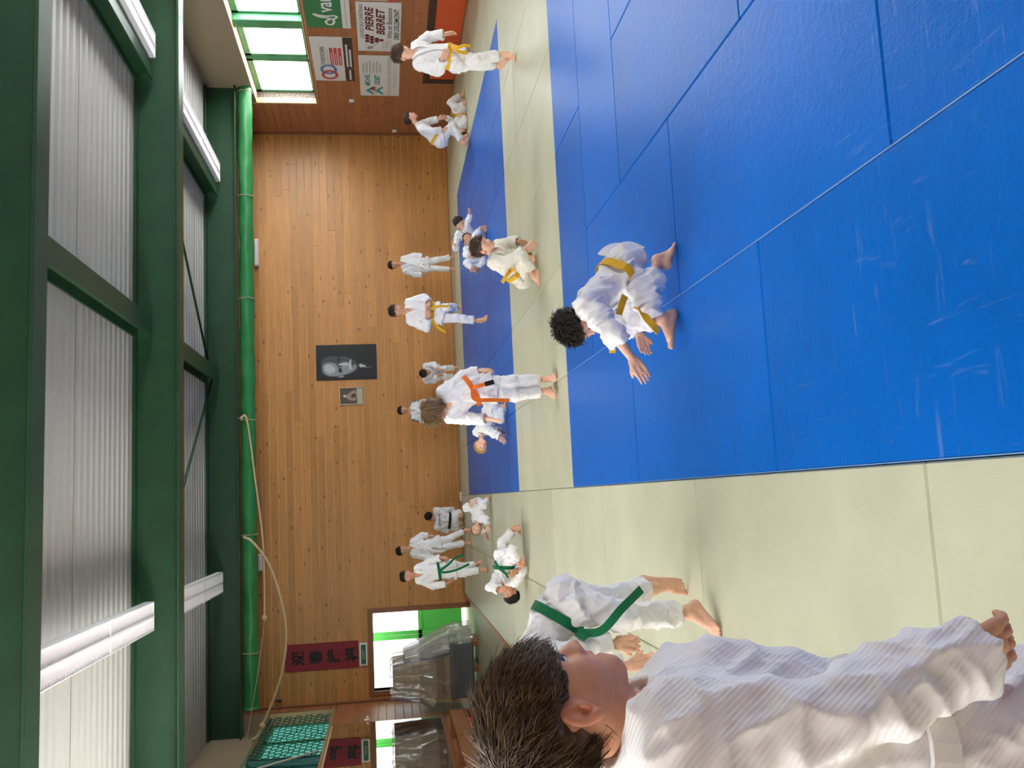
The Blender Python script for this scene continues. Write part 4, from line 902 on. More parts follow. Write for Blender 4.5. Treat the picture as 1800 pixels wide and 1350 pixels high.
def strands(S, Nn, crown, M, n, ln, wd, lift, seed, down=None, curl=0.25, seg=4):
    """n tapered locks rooted at surface points S (normals Nn) combed away from the crown"""
    R5 = np.random.default_rng(seed); i = R5.integers(0, len(S), n); P, G = S[i], Nn[i]
    D = P-crown; D = D-G*(D*G).sum(1, keepdims=True); D /= np.maximum(np.linalg.norm(D, axis=1, keepdims=True), 1e-6)
    if down is not None: D = D+down; D = D-G*(D*G).sum(1, keepdims=True)*0.8
    dc = np.linalg.norm(P-crown, axis=1, keepdims=True); D = D+R5.normal(0, 1, D.shape)*(curl+0.45*np.exp(-(dc/0.03)**2)); D /= np.linalg.norm(D, axis=1, keepdims=True)
    B = np.cross(D, G); B /= np.maximum(np.linalg.norm(B, axis=1, keepdims=True), 1e-6); l_ = ln*R5.uniform(0.55, 1.2, (n, 1)); sw = R5.normal(0, 0.35, (n, 1))
    V = []; 
    for k in range(seg+1):
        t = k/seg; c = P+D*l_*t+G*(lift*math.sin(t*2.2)-0.5*lift*t*t)+B*sw*l_*t*t*0.5; wk = wd*(1-0.9*t**1.5)*R5.uniform(0.7, 1.3, (n, 1)) if k == 0 else wk*0+wd*(1-0.88*t**1.5)
        V.append(c+B*wk); V.append(c-B*wk*0.5+G*wk*0.9); V.append(c-B*wk*0.5-G*wk*0.9)
    V = np.stack(V, 1).reshape(-1, 3); m3 = 3*(seg+1); base = np.arange(n)[:, None]*m3; Q = []
    for k in range(seg):
        for a in range(3): b = (a+1) % 3; Q.append(base+A([[3*k+a, 3*k+b, 3*k+3+b, 3*k+3+a]]).astype(int))
    return V, np.concatenate(Q), np.repeat(R5.uniform(0, 1, n), m3)

def build_person(key, J, face, label, gi=GI, belt='white', hair='dark', skin='a', sc=1.0, Lh=0.205, vox=0.008, hstyle=None, seed=1, curl=0.4, handn=None, ends=True, fold=0.010, pants_r=0.88, hairn=900, hlen=0.03, lapel=True, closed=False, hem=0.80, slv=None, prints=None, cvox=None, vw=1.0):
    J = {k: (A(v) if not isinstance(v[0], list) else [A(p) for p in v]) for k, v in J.items()}
    H, Nk, Pv = J['H'], J['N'], J['Pv']; up = unit(Nk-Pv); side = J['Sl']-J['Sr']; side = unit(side-up*(side@up)); fw = unit(np.cross(side, up))
    base = (float(Pv[0]), float(Pv[1]), 0.0); root = empty('person', base); tag(root, label, 'person', 'judo children'); add = lambda o: child_world(o, root)
    hip = {s: Pv+side*0.062*sc*sg-up*0.03*sc for s, sg in (('l', 1), ('r', -1))}
    allp = np.array([p for p in J.values() if not isinstance(p, list)]); lo, hi = allp.min(0)-0.22, allp.max(0)+0.22; lo[2] = max(lo[2], -0.03)
    # head frame
    zu = unit(H-Nk); f_in = unit(face); zu = unit(zu*0.75+A((0, 0, 1))*0.25) if zu[2] > 0.3 else zu
    yf = unit(f_in-zu*(f_in@zu)); zu = unit(zu*0.7+unit(zu-f_in*(zu@f_in))*0.6); yf = unit(f_in); zu = unit(zu-yf*(zu@yf)); xr = np.cross(yf, zu); M = A([xr, yf, zu])
    # ---- body
    F = Field(lo, hi, vox); k = 0.03*sc
    F.cone(Nk, H-zu*Lh*0.22-yf*Lh*0.10, 0.046*sc, 0.044*sc, 0.025)
    ch = Nk-up*0.10*sc
    F.cone(J['Sl']-side*0.03*sc, J['Sr']+side*0.03*sc, 0.045*sc, 0.045*sc, k)
    for sg in (1, -1): F.cone(ch+side*sg*0.045*sc, Pv+side*sg*0.035*sc, 0.062*sc, 0.062*sc, k)
    F.cone(ch, Pv, 0.068*sc, 0.066*sc, k)
    head(F, H, M, Lh, 0)
    for s, sg in (('l', 1), ('r', -1)):
        S_, E_, W_ = J['S'+s], J['E'+s], J['W'+s]
        F.cone(S_, E_, 0.040*sc, 0.032*sc, k).cone(E_, E_+(W_-E_)*0.3, 0.031*sc, 0.032*sc, 0.015).cone(E_+(W_-E_)*0.3, W_, 0.032*sc, 0.0205*sc, 0.015)
        nv = (handn or {}).get(s); nv = A(nv) if nv is not None else unit(side*sg+A((0, -0.4, 0.15))); hand(F, W_, J['hand'+s], nv, sc*0.94, curl)
        K_, A_, T_ = J['K'+s], J['A'+s], J['T'+s]; kb = unit(np.cross(K_-hip[s], A_-K_)) if np.linalg.norm(np.cross(K_-hip[s], A_-K_)) > 0.01 else side
        F.cone(hip[s], K_, 0.068*sc, 0.046*sc, k).cone(K_, K_+(A_-K_)*0.35, 0.044*sc, 0.046*sc, 0.02).cone(K_+(A_-K_)*0.35, A_, 0.045*sc, 0.027*sc, 0.02); foot(F, A_, T_, sc, sg, J.get('heel'+s))
    F.clip_below(0.001); P, Q = F.mesh(); me = mesh_arrays('body', P, Q)
    # lips and cheeks carry their own colour
    lp = (P-H)@M.T/Lh; tint = np.zeros(len(P)); fr = lp[:, 1] > 0.2
    e1 = (lp[:, 0]/0.105)**2+((lp[:, 2]+0.320)/0.052)**2; tint = np.where(fr, np.clip(1.25-e1, 0, 0.75), 0)
    for s in (-1, 1): tint = np.maximum(tint, np.where(fr, 0.30*np.exp(-(((lp[:, 0]-.2*s)/.1)**2+((lp[:, 2]+.18)/.1)**2)), 0))
    ec = np.minimum(np.abs(lp[:, 0]-.41), np.abs(lp[:, 0]+.41)); tint = np.maximum(tint, np.where((ec < .08) & (np.abs(lp[:, 2]+.09) < .16) & (np.abs(lp[:, 1]+.08) < .12), 0.35, 0))
    at = me.attributes.new('tint', 'FLOAT', 'POINT'); at.data.foreach_set('value', tint.astype(np.float32)); add(link('body', me, SKIN[skin]))
    # ---- eyes and brows
    for s in (-1, 1):
        c = H+Lh*(.135*s*M[0]+.312*M[1]-.05*M[2]); me = sphere_mesh('eye', c, 0.058*Lh, M, (1, 1, 0.72)); eo = add(link('eye', me, EYEW))
        c2 = c+M[1]*0.036*Lh; me = sphere_mesh('iris', c2, 0.029*Lh, M, (1, 1, 1)); io = link('iris', me, IRIS); io.parent = eo
        pts = [H+Lh*(x*s*M[0]+y*M[1]+z*M[2]) for x, y, z in ((.065, .375, .032), (.14, .365, .055), (.22, .305, .035))]; Vb, Fb = sweep(spline(pts, 4), [0.010*Lh]+[0.016*Lh]*7+[0.008*Lh], 6); add(link('eyebrow', mesh_arrays('eyebrow', A([p[:] for p in Vb]), Fb), HAIR[hair]))
    # ---- hair
    hs = dict(front=0.16, vol=1.05, len=hlen, slope=0.62); hs.update(hstyle or {})
    hv = min(vox, 0.006); HF = Field(H-Lh*1.0, H+Lh*1.0, hv); v_ = hs['vol']
    HF.ell(H+Lh*(-.085*M[1]+.13*M[2]), M, A((.375, .455, .385))*Lh*v_, 0.01)
    if hs.get('long'): HF.ell(H+Lh*(-.22*M[1]-.12*M[2]), M, A((.36, .30, .46))*Lh, 0.03)
    pp = H+Lh*(.30*M[1]+hs['front']*M[2]); pn = unit(M[2]-hs['slope']*M[1])
    if hs.get('long'): pp, pn = H+Lh*(.30*M[1]+.10*M[2]), unit(M[2]*0.55-1.0*M[1])
    HF.plane_cut(pp, pn)
    if hs.get('fringe') is not None:
        fz = hs['fringe']; FR = Field(H-Lh*1.0, H+Lh*1.0, hv); FR.ell(H+Lh*(-.07*M[1]+.115*M[2]), M, A((.385, .475, .40))*Lh*v_, 0.01); FR.plane_cut(H+Lh*fz*M[2], unit(M[2]+0.25*M[1])); FR.plane_cut(H+Lh*.05*M[1], M[1])
        HF.v = smin(HF.v, FR.v, 0.012)
    for s in (-1, 1): HF.ell(H+Lh*(.40*s*M[0]-.06*M[1]-.11*M[2]), M, A((.12, .12, .155))*Lh, 0.012, sub=True)
    HP, HQ = HF.mesh()
    if len(HP):
        hn = vnormals(HP, HQ); HP = HP+hn*(0.007*Lh/0.2*pnoise(HP*55+seed))[:, None]
        crown = H+Lh*(hs.get('crown', (-.30, .50))[0]*M[1]+hs.get('crown', (-.30, .50))[1]*M[2]); lp = (HP-H)@M.T/Lh; er = np.minimum(np.linalg.norm(lp-A((.40, -.06, -.11)), axis=1), np.linalg.norm(lp-A((-.40, -.06, -.11)), axis=1))
        ok = ((hn*(HP-(H+Lh*(-.085*M[1]+.1*M[2])))).sum(1) > 0.3*Lh*0.4) & (er > .19); dn = A(hs['down']) if hs.get('down') is not None else None
        Vs, Qs, Cs = strands(HP[ok], hn[ok], crown, M, hairn, hs['len'], hs.get('wd', 0.0035), hs.get('lift', 0.006), seed, dn, hs.get('curl', .25))
        seg3 = 15; VV = Vs.reshape(-1, seg3, 3)
        if not hs.get('long'):                                   # trim locks at the hairline
            lt = (VV-H)@M.T/Lh; low = np.where(lt[..., 1] > 0.05, (hs['fringe'] if hs.get('fringe') is not None else hs['front'])-0.04, -0.36); root_ = VV[:, :1]
            bad = (lt[..., 2] < low).any(1) | ((np.abs(np.abs(lt[..., 0])-.40) < .14) & (np.abs(lt[..., 1]+.05) < .12) & (lt[..., 2] < .06) & (lt[..., 2] > -.24)).any(1)
            VV[bad] = root_[bad]+(VV[bad]-root_[bad])*0.12
        Vs = VV.reshape(-1, 3)
        me = mesh_arrays('hair', np.concatenate([HP, Vs]), np.concatenate([HQ, Qs+len(HP)]))
        at = me.attributes.new('strand', 'FLOAT', 'POINT'); at.data.foreach_set('value', np.concatenate([np.clip(0.35+pnoise(HP*40)*0.9, 0, 1), Cs]).astype(np.float32)); add(link('hair', me, HAIR[hair]))
    if hs.get('tail'):
        pts = [H+Lh*(a*M[0]+b*M[1]+c*M[2]) for a, b, c in hs['tail']]; Vb, Fb = sweep(spline(pts, 5), np.interp(np.linspace(0, 1, 5*(len(pts)-1)+1), [0, .3, .7, 1], [.012, .032, .028, .008]), 8); add(link('ponytail', mesh_arrays('ponytail', A([p[:] for p in Vb]), Fb), HAIR[hair]))
    # ---- trousers
    cv = cvox or vox*1.15; pr_ = pants_r*sc; T = Field(lo, hi, cv)
    T.cone(hip['l'], hip['r'], 0.092*sc, 0.092*sc, 0.04).cone(Pv+up*0.06*sc, Pv, 0.085*sc, 0.09*sc, 0.04)
    for s in 'lr':
        K_, A_ = J['K'+s], J['A'+s]; e = K_+(A_-K_)*hem
        T.cone(hip[s], K_, 0.088*pr_, 0.070*pr_, 0.035).cone(K_, e, 0.070*pr_, 0.066*pr_, 0.02, cut=True)
        if cv < 0.0095: d = unit(A_-K_); T.cone(e-d*0.05, e+d*0.03, 0.052*pr_, 0.056*pr_, 0.004, sub=True)
    T.clip_below(0.003); P, Q = T.mesh(); nn = vnormals(P, Q); P = P+nn*folds(P, seed+3, fold)[:, None]; P[:, 2] = np.maximum(P[:, 2], 0.003); add(link('trousers', mesh_arrays('trousers', P, Q), gi))
    # ---- jacket
    G = Field(lo, hi, cv); wst = J['B'] if 'B' in J else Pv+up*0.085*sc
    G.cone(J['Sl']-side*0.015*sc-up*0.012*sc, J['Sr']+side*0.015*sc-up*0.012*sc, 0.060*sc, 0.060*sc, 0.04)
    for sg, s in ((1, 'l'), (-1, 'r')): G.cone(J['S'+s]*0.75+Nk*0.25-up*0.05*sc, wst+side*sg*0.05*sc, 0.078*sc, 0.080*sc, 0.045)
    G.cone(ch, wst, 0.092*sc, 0.092*sc, 0.045)
    G.cone(wst, Pv, 0.10*sc, 0.105*sc, 0.04)
    for s, sg in (('l', 1), ('r', -1)):
        e = hip[s]+(J['K'+s]-hip[s])*0.36+side*sg*0.012*sc; G.cone(wst+side*sg*0.045*sc, e, 0.088*sc, 0.108*sc, 0.04, cut=True)
    for a_ in J.get('puff', []): G.cone(a_, a_+A((0.001, 0, 0)), 0.05*sc, 0.05*sc, 0.06)
    Sol = G.v.copy()
    nf = Nk+fw*0.052*sc+up*0.03*sc; vb = wst*0.42+Nk*0.58+fw*0.115*sc
    if not closed: G.cone(nf, vb, 0.046*sc*vw, 0.010*sc, 0.012, sub=True)
    G.cone(Nk-up*0.01, H, 0.058*sc, 0.062*sc, 0.01, sub=True)
    Tor = G.v.copy()
    for s in 'lr':
        S_, E_, W_ = J['S'+s], J['E'+s], J['W'+s]; e = E_+(W_-E_)*(slv or {}).get(s, 0.86); d = unit(W_-E_)
        G.cone(S_, E_, 0.064*sc, 0.056*sc, 0.035).cone(E_, e, 0.056*sc, 0.058*sc, 0.02, cut=True)
        if cv < 0.0095: G.cone(e-d*0.05, e+d*0.03, 0.042*sc, 0.047*sc, 0.004, sub=True)
    G.clip_below(0.004); full = G.v.copy(); P, Q = G.mesh(); nn = vnormals(P, Q); P = P+nn*folds(P, seed, fold)[:, None]; P[:, 2] = np.maximum(P[:, 2], 0.004); add(link('jacket', mesh_arrays('jacket', P, Q), gi))
    # ---- lapels
    if lapel == 'collar':                                        # standing collar band round the neck
        th = np.linspace(0, 2*np.pi, 49); ce = Nk+up*0.016; V = []
        for du, ro in ((-1, -0.006), (1, -0.006), (1, 0.006), (-1, 0.006)):
            rr = ro+(0.010 if du < 0 else 0.0); fr_ = np.maximum(np.sin(th), 0)
            V.append(ce+np.outer(np.cos(th)*(0.070*sc+rr), side)+np.outer(np.sin(th)*(0.064*sc+rr), fw)+np.outer(du*0.024*sc-0.075*fr_**1.3, up))
        V = np.concatenate(V); Qb = [(a*49+i, b*49+i, b*49+i+1, a*49+i+1) for i in range(48) for a, b in ((0, 1), (1, 2), (2, 3), (3, 0))]
        add(link('collar', mesh_arrays('collar', V, Qb), gi))
    elif lapel:
        for sg in (1, -1):
            o_ = 0.0
            pts = [Nk-fw*0.065*sc+up*0.025*sc, Nk+side*sg*0.062*sc+up*0.012*sc, Nk+side*sg*0.062*sc+fw*0.05*sc-up*0.03*sc, vb+side*sg*0.02*sc-up*0.0, wst+fw*0.12*sc-side*sg*0.035*sc]
            add(ribbon(G, Sol, [Vector(p) for p in pts], 0.042*sc, 0.008, name='lapel', m=gi, off=0.001+0.5*fold+0.003*(sg > 0), n=7))
    # ---- belt
    bm_ = BELTM[belt]; th = np.linspace(0, 2*np.pi, 41); c = wst; dirs = np.cos(th)[:, None]*fw+np.sin(th)[:, None]*side; r = np.full(41, 0.30)
    for _ in range(14): r = np.maximum(r-0.85*(G.sample(c+dirs*r[:, None], Sol)), 0.04)
    r = r+0.003+0.8*fold; r[-1] = r[0]; V = []; wd = 0.024*sc
    for du, ro in ((-1, 0.0), (1, 0.0), (1, 0.008), (-1, 0.008)): V.append(c+dirs*(r+ro)[:, None]+up*du*wd)
    V = np.concatenate(V); Qb = []
    for i in range(40):
        for a, b in ((0, 1), (1, 2), (2, 3), (3, 0)): Qb.append((a*41+i, b*41+i, b*41+i+1, a*41+i+1))
    bo = link('belt', mesh_arrays('belt', V, Qb, False), bm_); add(bo); bo['label'] = belt+' cloth belt'
    if ends:
        kn = c+fw*(r[0]+0.014); ko = MB().obox(kn, side*0.026*sc, up*0.022*sc, fw*0.014*sc).build('belt_knot', bm_, bevel=0.006); child_world(ko, root)
        bo2 = []
        for nm in ('belt1', 'belt2', 'belt3'):
            if nm in J: pts = [Vector(p) for p in J[nm]]; pts[0] = Vector(kn) if nm != 'belt3' and (pts[0]-Vector(kn)).length < 0.16 else pts[0]
            elif nm == 'belt3' or 'belt1' in J: continue
            else:
                sg = 1 if nm == 'belt1' else -1; pts = [Vector(kn), Vector(kn+side*sg*0.03+fw*0.02-A((0, 0, .05))), Vector(kn+side*sg*0.05+fw*0.03-A((0, 0, .13))), Vector(kn+side*sg*0.06+fw*0.03-A((0, 0, .21)))]
                if kn[2] < 0.25: continue
            o = ribbon(G, full, pts, 0.038*sc, 0.006, nrm0=(0, -1, 0.1), name='belt_end', m=bm_, proj=False); add(o); bo2.append(o)
        for o in bo2: o.parent = bo; o.matrix_parent_inverse = Matrix.Identity(4)
        root['n_ends'] = len(bo2); del root['n_ends']
    for bd, cen, wd_, ht_, pm, ax in (prints or []):             # printing on the cloth
        cen = A(cen); Vt, Ft = text_mesh(bd, wd_, ht_, 0.0, 0.02); sx_ = unit(ax); P_ = cen+np.outer(Vt[:, 0]-wd_/2, sx_)+np.outer(Vt[:, 1]-ht_/2, up); P_ = G.push(P_, 0.005+fold, Sol, 8); add(link('print', mesh_arrays('print', P_, Ft, False), pm))
    if 'flap' in J: add(ribbon(G, full, [Vector(p) for p in J['flap']], 0.11, 0.006, nrm0=(0.1, -1, 0.2), name='jacket_tail', m=gi, proj=False))
    if key == 'wall':
        for s, sg in (('l', 1), ('r', -1)):
            for q in (0.0, 0.035):
                pts = [J['S'+s]*0.8+Nk*0.2+up*0.06+A((0, -.03-q, 0)), J['S'+s]+side*sg*0.05+up*0.03+A((0, -.03-q, 0)), J['E'+s]*0.5+J['S'+s]*0.5+side*sg*0.06+A((0, -.02-q, 0))]
                add(ribbon(G, full, [Vector(p) for p in pts], 0.016, 0.003, name='stripe', m=mat('stripe_dark', '3C3E4A', 0.7), off=0.006))
    if key == 'orange': add(ribbon(G, full, [Vector(p+A((0, -.012, 0))) for p in J['belt1'][2:]], 0.042, 0.005, nrm0=(0, -1, .1), name='belt_label', m=BELTM['black'], proj=False))
    return root
def sphere_mesh(name, c, r, M, s=(1, 1, 1)):
    V = []; Q = []; n, m = 12, 8
    for i in range(m+1):
        for j in range(n):
            a, b = math.pi*i/m, 2*math.pi*j/n; q = A((math.sin(a)*math.cos(b)*s[0], math.sin(a)*math.sin(b)*s[1], math.cos(a)*s[2]))*r; V.append(c+q@M)
    for i in range(m):
        for j in range(n): Q.append((i*n+j, i*n+(j+1) % n, (i+1)*n+(j+1) % n, (i+1)*n+j))
    return mesh_arrays(name, A(V), Q)
# ---------------------------------------------------------------- the people, joint by joint (metres)
JO = {
    'front': dict(H=[-0.336, 1.36, 1.312], N=[-0.358, 1.36, 1.195], Sr=[-0.356, 1.24, 1.161], Sl=[-0.356, 1.5, 1.079], puff=[[-0.326, 1.41, 1.037], [-0.327, 1.41, 0.965], [-0.353, 1.41, 0.91]], Er=[-0.341, 1.23, 0.952], Wr=[-0.288, 1.29, 0.69], El=[-0.396, 1.56, 0.821], Wl=[-0.38, 1.58, 0.565], Pv=[-0.45, 1.42, 0.7], handr=[-0.267, 1.31, 0.589], Kr=[-0.42, 1.33, 0.4], Ar=[-0.44, 1.34, 0.08], Tr=[-0.26, 1.4, 0.02], Kl=[-0.4, 1.5, 0.4], Al=[-0.44, 1.52, 0.08], Tl=[-0.26, 1.58, 0.02], handl=[-0.25, 1.63, 0.44]),
    'bow': dict(H=[-0.938, 4.28, 0.853], N=[-0.831, 4.3, 0.912], Sl=[-0.748, 4.15, 0.924], Sr=[-0.894, 4.46, 0.851], El=[-0.727, 4.1, 0.715], Wl=[-0.709, 4.13, 0.517], handl=[-0.734, 4.15, 0.319], Er=[-0.891, 4.45, 0.603], Wr=[-0.868, 4.42, 0.385], handr=[-0.84, 4.4, 0.206], Pv=[-0.536, 4.32, 0.719], Kl=[-0.592, 4.12, 0.49], Al=[-0.609, 4.28, 0.126], Tl=[-0.731, 4.17, -0.0], Kr=[-0.538, 4.4, 0.467], Ar=[-0.527, 4.6, 0.2], Tr=[-0.536, 4.64, -0.003], heelr=[-0.488, 4.63, 0.237], belt1=[[-0.648, 4.1, 0.711], [-0.632, 4.02, 0.62], [-0.54, 4.0, 0.526], [-0.469, 4.08, 0.408]], belt2=[[-0.648, 4.1, 0.711], [-0.665, 4.04, 0.682]]),
    'lie': dict(B=[-0.819, 10.3, 0.248], H=[-1.126, 10.3, 0.196], N=[-1.026, 10.3, 0.224], Sl=[-0.953, 10.35, 0.338], Sr=[-0.977, 10.18, 0.144], El=[-1.031, 10.25, 0.431], Wl=[-1.06, 10.15, 0.334], handl=[-1.036, 10.1, 0.301], Er=[-0.857, 10.1, 0.073], Wr=[-0.844, 10.06, 0.155], handr=[-0.878, 10.04, 0.192], Pv=[-0.722, 10.3, 0.216], Kl=[-0.561, 10.4, 0.257], Al=[-0.392, 10.42, 0.104], Tl=[-0.441, 10.3, 0.039], Kr=[-0.619, 9.98, 0.199], Ar=[-0.773, 10.0, 0.122], Tr=[-0.684, 9.97, 0.073], belt1=[[-0.818, 10.17, 0.282], [-0.882, 10.14, 0.255], [-0.915, 10.14, 0.235], [-0.851, 10.12, 0.202]], belt2=[[-0.818, 10.17, 0.282], [-0.793, 10.17, 0.347], [-0.744, 10.25, 0.362]]),
    'green': dict(B=[-1.145, 14.47, 0.777], H=[-1.197, 14.45, 1.284], N=[-1.191, 14.47, 1.154], Sl=[-1.096, 14.47, 1.098], Sr=[-1.278, 14.47, 1.088], El=[-0.987, 14.49, 0.917], Wl=[-0.934, 14.43, 0.718], handl=[-0.957, 14.41, 0.551], Er=[-1.371, 14.45, 0.886], Wr=[-1.342, 14.39, 0.647], handr=[-1.262, 14.33, 0.53], Pv=[-1.125, 14.47, 0.6], Kl=[-1.103, 14.51, 0.379], Al=[-1.083, 14.59, 0.16], Tl=[-1.035, 14.51, 0.088], Kr=[-1.196, 14.43, 0.374], Ar=[-1.169, 14.45, 0.084], Tr=[-1.171, 14.33, 0.019], belt1=[[-1.124, 14.31, 0.801], [-1.034, 14.27, 0.625], [-0.951, 14.29, 0.529], [-0.91, 14.35, 0.384]], belt2=[[-1.124, 14.31, 0.801], [-1.158, 14.27, 0.691], [-1.131, 14.27, 0.507], [-1.054, 14.29, 0.303]]),
    'white': dict(B=[-0.905, 17.16, 0.812], H=[-0.94, 17.14, 1.31], N=[-0.913, 17.16, 1.164], Sl=[-0.782, 17.16, 1.087], Sr=[-1.016, 17.16, 1.094], El=[-0.684, 17.18, 0.91], Wl=[-0.689, 17.14, 0.793], handl=[-0.708, 17.12, 0.594], Er=[-1.089, 17.14, 0.889], Wr=[-1.061, 17.09, 0.69], handr=[-1.049, 17.08, 0.581], Pv=[-0.875, 17.16, 0.698], Kl=[-0.755, 17.14, 0.402], Al=[-0.628, 17.19, 0.089], Tl=[-0.647, 17.06, -0.019], Kr=[-0.9, 17.14, 0.389], Ar=[-0.865, 17.19, 0.08], Tr=[-0.916, 17.06, 0.02], belt1=[[-0.888, 17.01, 0.824], [-0.964, 16.99, 0.728], [-0.981, 17.02, 0.51]], belt2=[[-0.888, 17.01, 0.824], [-0.843, 16.99, 0.651]]),
    'back': dict(H=[-0.372, 18.47, 0.701], N=[-0.435, 18.45, 0.616], Sl=[-0.594, 18.45, 0.562], Sr=[-0.25, 18.45, 0.579], El=[-0.655, 18.51, 0.363], Wl=[-0.587, 18.65, 0.232], handl=[-0.551, 18.7, 0.186], Er=[-0.253, 18.53, 0.347], Wr=[-0.251, 18.65, 0.198], handr=[-0.294, 18.7, 0.156], Pv=[-0.474, 18.45, 0.222], Kl=[-0.618, 18.8, 0.101], Al=[-0.55, 18.45, 0.086], Tl=[-0.469, 18.33, 0.073], Kr=[-0.318, 18.8, 0.089], Ar=[-0.373, 18.45, 0.089], Tr=[-0.45, 18.32, 0.073]),
    'small': dict(H=[-0.487, 13.45, 0.247], N=[-0.39, 13.5, 0.223], Sl=[-0.333, 13.38, 0.16], Sr=[-0.347, 13.6, 0.241], El=[-0.349, 13.34, 0.1], Wl=[-0.448, 13.3, 0.094], handl=[-0.505, 13.28, 0.084], Er=[-0.438, 13.58, 0.166], Wr=[-0.569, 13.52, 0.112], handr=[-0.663, 13.5, 0.081], Pv=[-0.123, 13.55, 0.214], Kl=[-0.148, 13.38, 0.13], Al=[-0.051, 13.55, 0.049], Tl=[0.006, 13.55, 0.017], Kr=[-0.166, 13.55, 0.384], Ar=[-0.097, 13.4, 0.3], Tr=[-0.043, 13.38, 0.22]),
    'orange': dict(B=[0.942, 7.95, 0.778], H=[0.747, 7.91, 1.118], N=[0.779, 7.95, 1.02], Sl=[0.936, 7.97, 1.029], Sr=[0.716, 7.97, 0.979], El=[1.073, 7.99, 0.846], Wl=[1.119, 7.93, 0.679], handl=[1.105, 7.89, 0.582], Er=[0.689, 7.97, 0.805], Wr=[0.674, 7.87, 0.639], handr=[0.627, 7.81, 0.508], Pv=[0.951, 7.96, 0.683], Kl=[0.999, 7.9, 0.399], Al=[1.031, 7.99, 0.09], Tl=[1.024, 7.81, 0.019], Kr=[0.881, 7.9, 0.394], Ar=[0.92, 7.99, 0.095], Tr=[0.83, 7.83, 0.037], belt1=[[0.908, 7.8, 0.794], [0.949, 7.76, 0.746], [0.966, 7.75, 0.673], [0.986, 7.76, 0.592]], belt2=[[0.908, 7.8, 0.794], [0.84, 7.76, 0.766], [0.827, 7.76, 0.605], [0.82, 7.78, 0.456]]),
    'blond': dict(H=[0.628, 11.25, 0.356], N=[0.765, 11.3, 0.345], Sl=[0.836, 11.17, 0.295], Sr=[0.813, 11.42, 0.376], El=[0.753, 11.1, 0.203], Wl=[0.717, 11.06, 0.127], handl=[0.632, 11.02, 0.077], Er=[0.88, 11.4, 0.177], Wr=[0.809, 11.3, 0.1], handr=[0.743, 11.25, 0.049], Pv=[1.044, 11.35, 0.206], Kl=[0.947, 11.15, 0.113], Al=[1.11, 11.3, 0.048], Tl=[1.175, 11.35, 0.016], Kr=[1.127, 11.4, 0.242], Ar=[1.139, 11.5, 0.06], Tr=[1.143, 11.4, 0.034]),
    'wall': dict(H=[1.843, 18.6, 1.179], N=[1.828, 18.62, 1.045], Sl=[1.961, 18.62, 0.955], Sr=[1.677, 18.62, 0.953], El=[2.005, 18.64, 0.72], Wl=[1.927, 18.54, 0.556], handl=[1.87, 18.5, 0.462], Er=[1.61, 18.64, 0.734], Wr=[1.681, 18.54, 0.565], handr=[1.723, 18.5, 0.468], Pv=[1.801, 18.62, 0.606], Kl=[1.864, 18.6, 0.334], Al=[1.885, 18.65, 0.057], Tl=[1.88, 18.5, 0.02], Kr=[1.728, 18.6, 0.339], Ar=[1.711, 18.65, 0.064], Tr=[1.683, 18.5, 0.028]),
    'crouch': dict(H=[2.56, 18.22, 0.706], N=[2.585, 18.38, 0.698], Sl=[2.736, 18.45, 0.678], Sr=[2.439, 18.45, 0.688], El=[2.761, 18.4, 0.508], Wl=[2.646, 18.3, 0.444], handl=[2.628, 18.28, 0.361], Er=[2.415, 18.4, 0.521], Wr=[2.51, 18.3, 0.449], handr=[2.505, 18.28, 0.366], Pv=[2.628, 18.7, 0.423], Kl=[2.671, 18.42, 0.29], Al=[2.704, 18.6, 0.066], Tl=[2.709, 18.47, 0.014], Kr=[2.498, 18.42, 0.296], Ar=[2.516, 18.6, 0.073], Tr=[2.484, 18.47, 0.023]),
    'yellow': dict(B=[2.695, 12.83, 0.824], H=[2.72, 12.78, 1.344], N=[2.7, 12.82, 1.2], Sl=[2.848, 12.86, 1.152], Sr=[2.563, 12.8, 1.137], El=[2.914, 12.82, 0.928], Wl=[2.807, 12.7, 0.868], handl=[2.708, 12.64, 0.9], Er=[2.438, 12.76, 0.921], Wr=[2.582, 12.66, 0.895], handr=[2.686, 12.62, 0.902], Pv=[2.667, 12.83, 0.773], Kl=[2.742, 12.78, 0.618], Al=[2.79, 13.02, 0.417], Tl=[2.781, 12.9, 0.383], Kr=[2.586, 12.76, 0.488], Ar=[2.548, 12.82, 0.156], Tr=[2.568, 12.67, 0.032], belt1=[[2.564, 12.66, 0.837], [2.471, 12.63, 0.799], [2.402, 12.64, 0.725], [2.356, 12.66, 0.649]], belt2=[[2.616, 12.66, 0.835], [2.702, 12.62, 0.834], [2.729, 12.61, 0.732], [2.731, 12.63, 0.586]]),
    'plain': dict(B=[4.875, 18.37, 0.75], H=[4.878, 18.35, 1.286], N=[4.894, 18.37, 1.131], Sl=[5.008, 18.37, 1.061], Sr=[4.754, 18.37, 1.044], El=[5.077, 18.38, 0.837], Wl=[5.043, 18.33, 0.647], handl=[4.967, 18.29, 0.479], Er=[4.678, 18.38, 0.85], Wr=[4.656, 18.33, 0.673], handr=[4.644, 18.31, 0.539], Pv=[4.871, 18.37, 0.671], Kl=[4.982, 18.35, 0.346], Al=[5.041, 18.39, 0.043], Tl=[5.023, 18.25, -0.011], Kr=[4.779, 18.35, 0.354], Ar=[4.786, 18.39, 0.053], Tr=[4.723, 18.25, 0.001], belt1=[[4.853, 18.23, 0.763], [4.884, 18.21, 0.652], [4.911, 18.22, 0.528]], belt2=[[4.853, 18.23, 0.763], [4.783, 18.21, 0.656], [4.747, 18.22, 0.534]]),
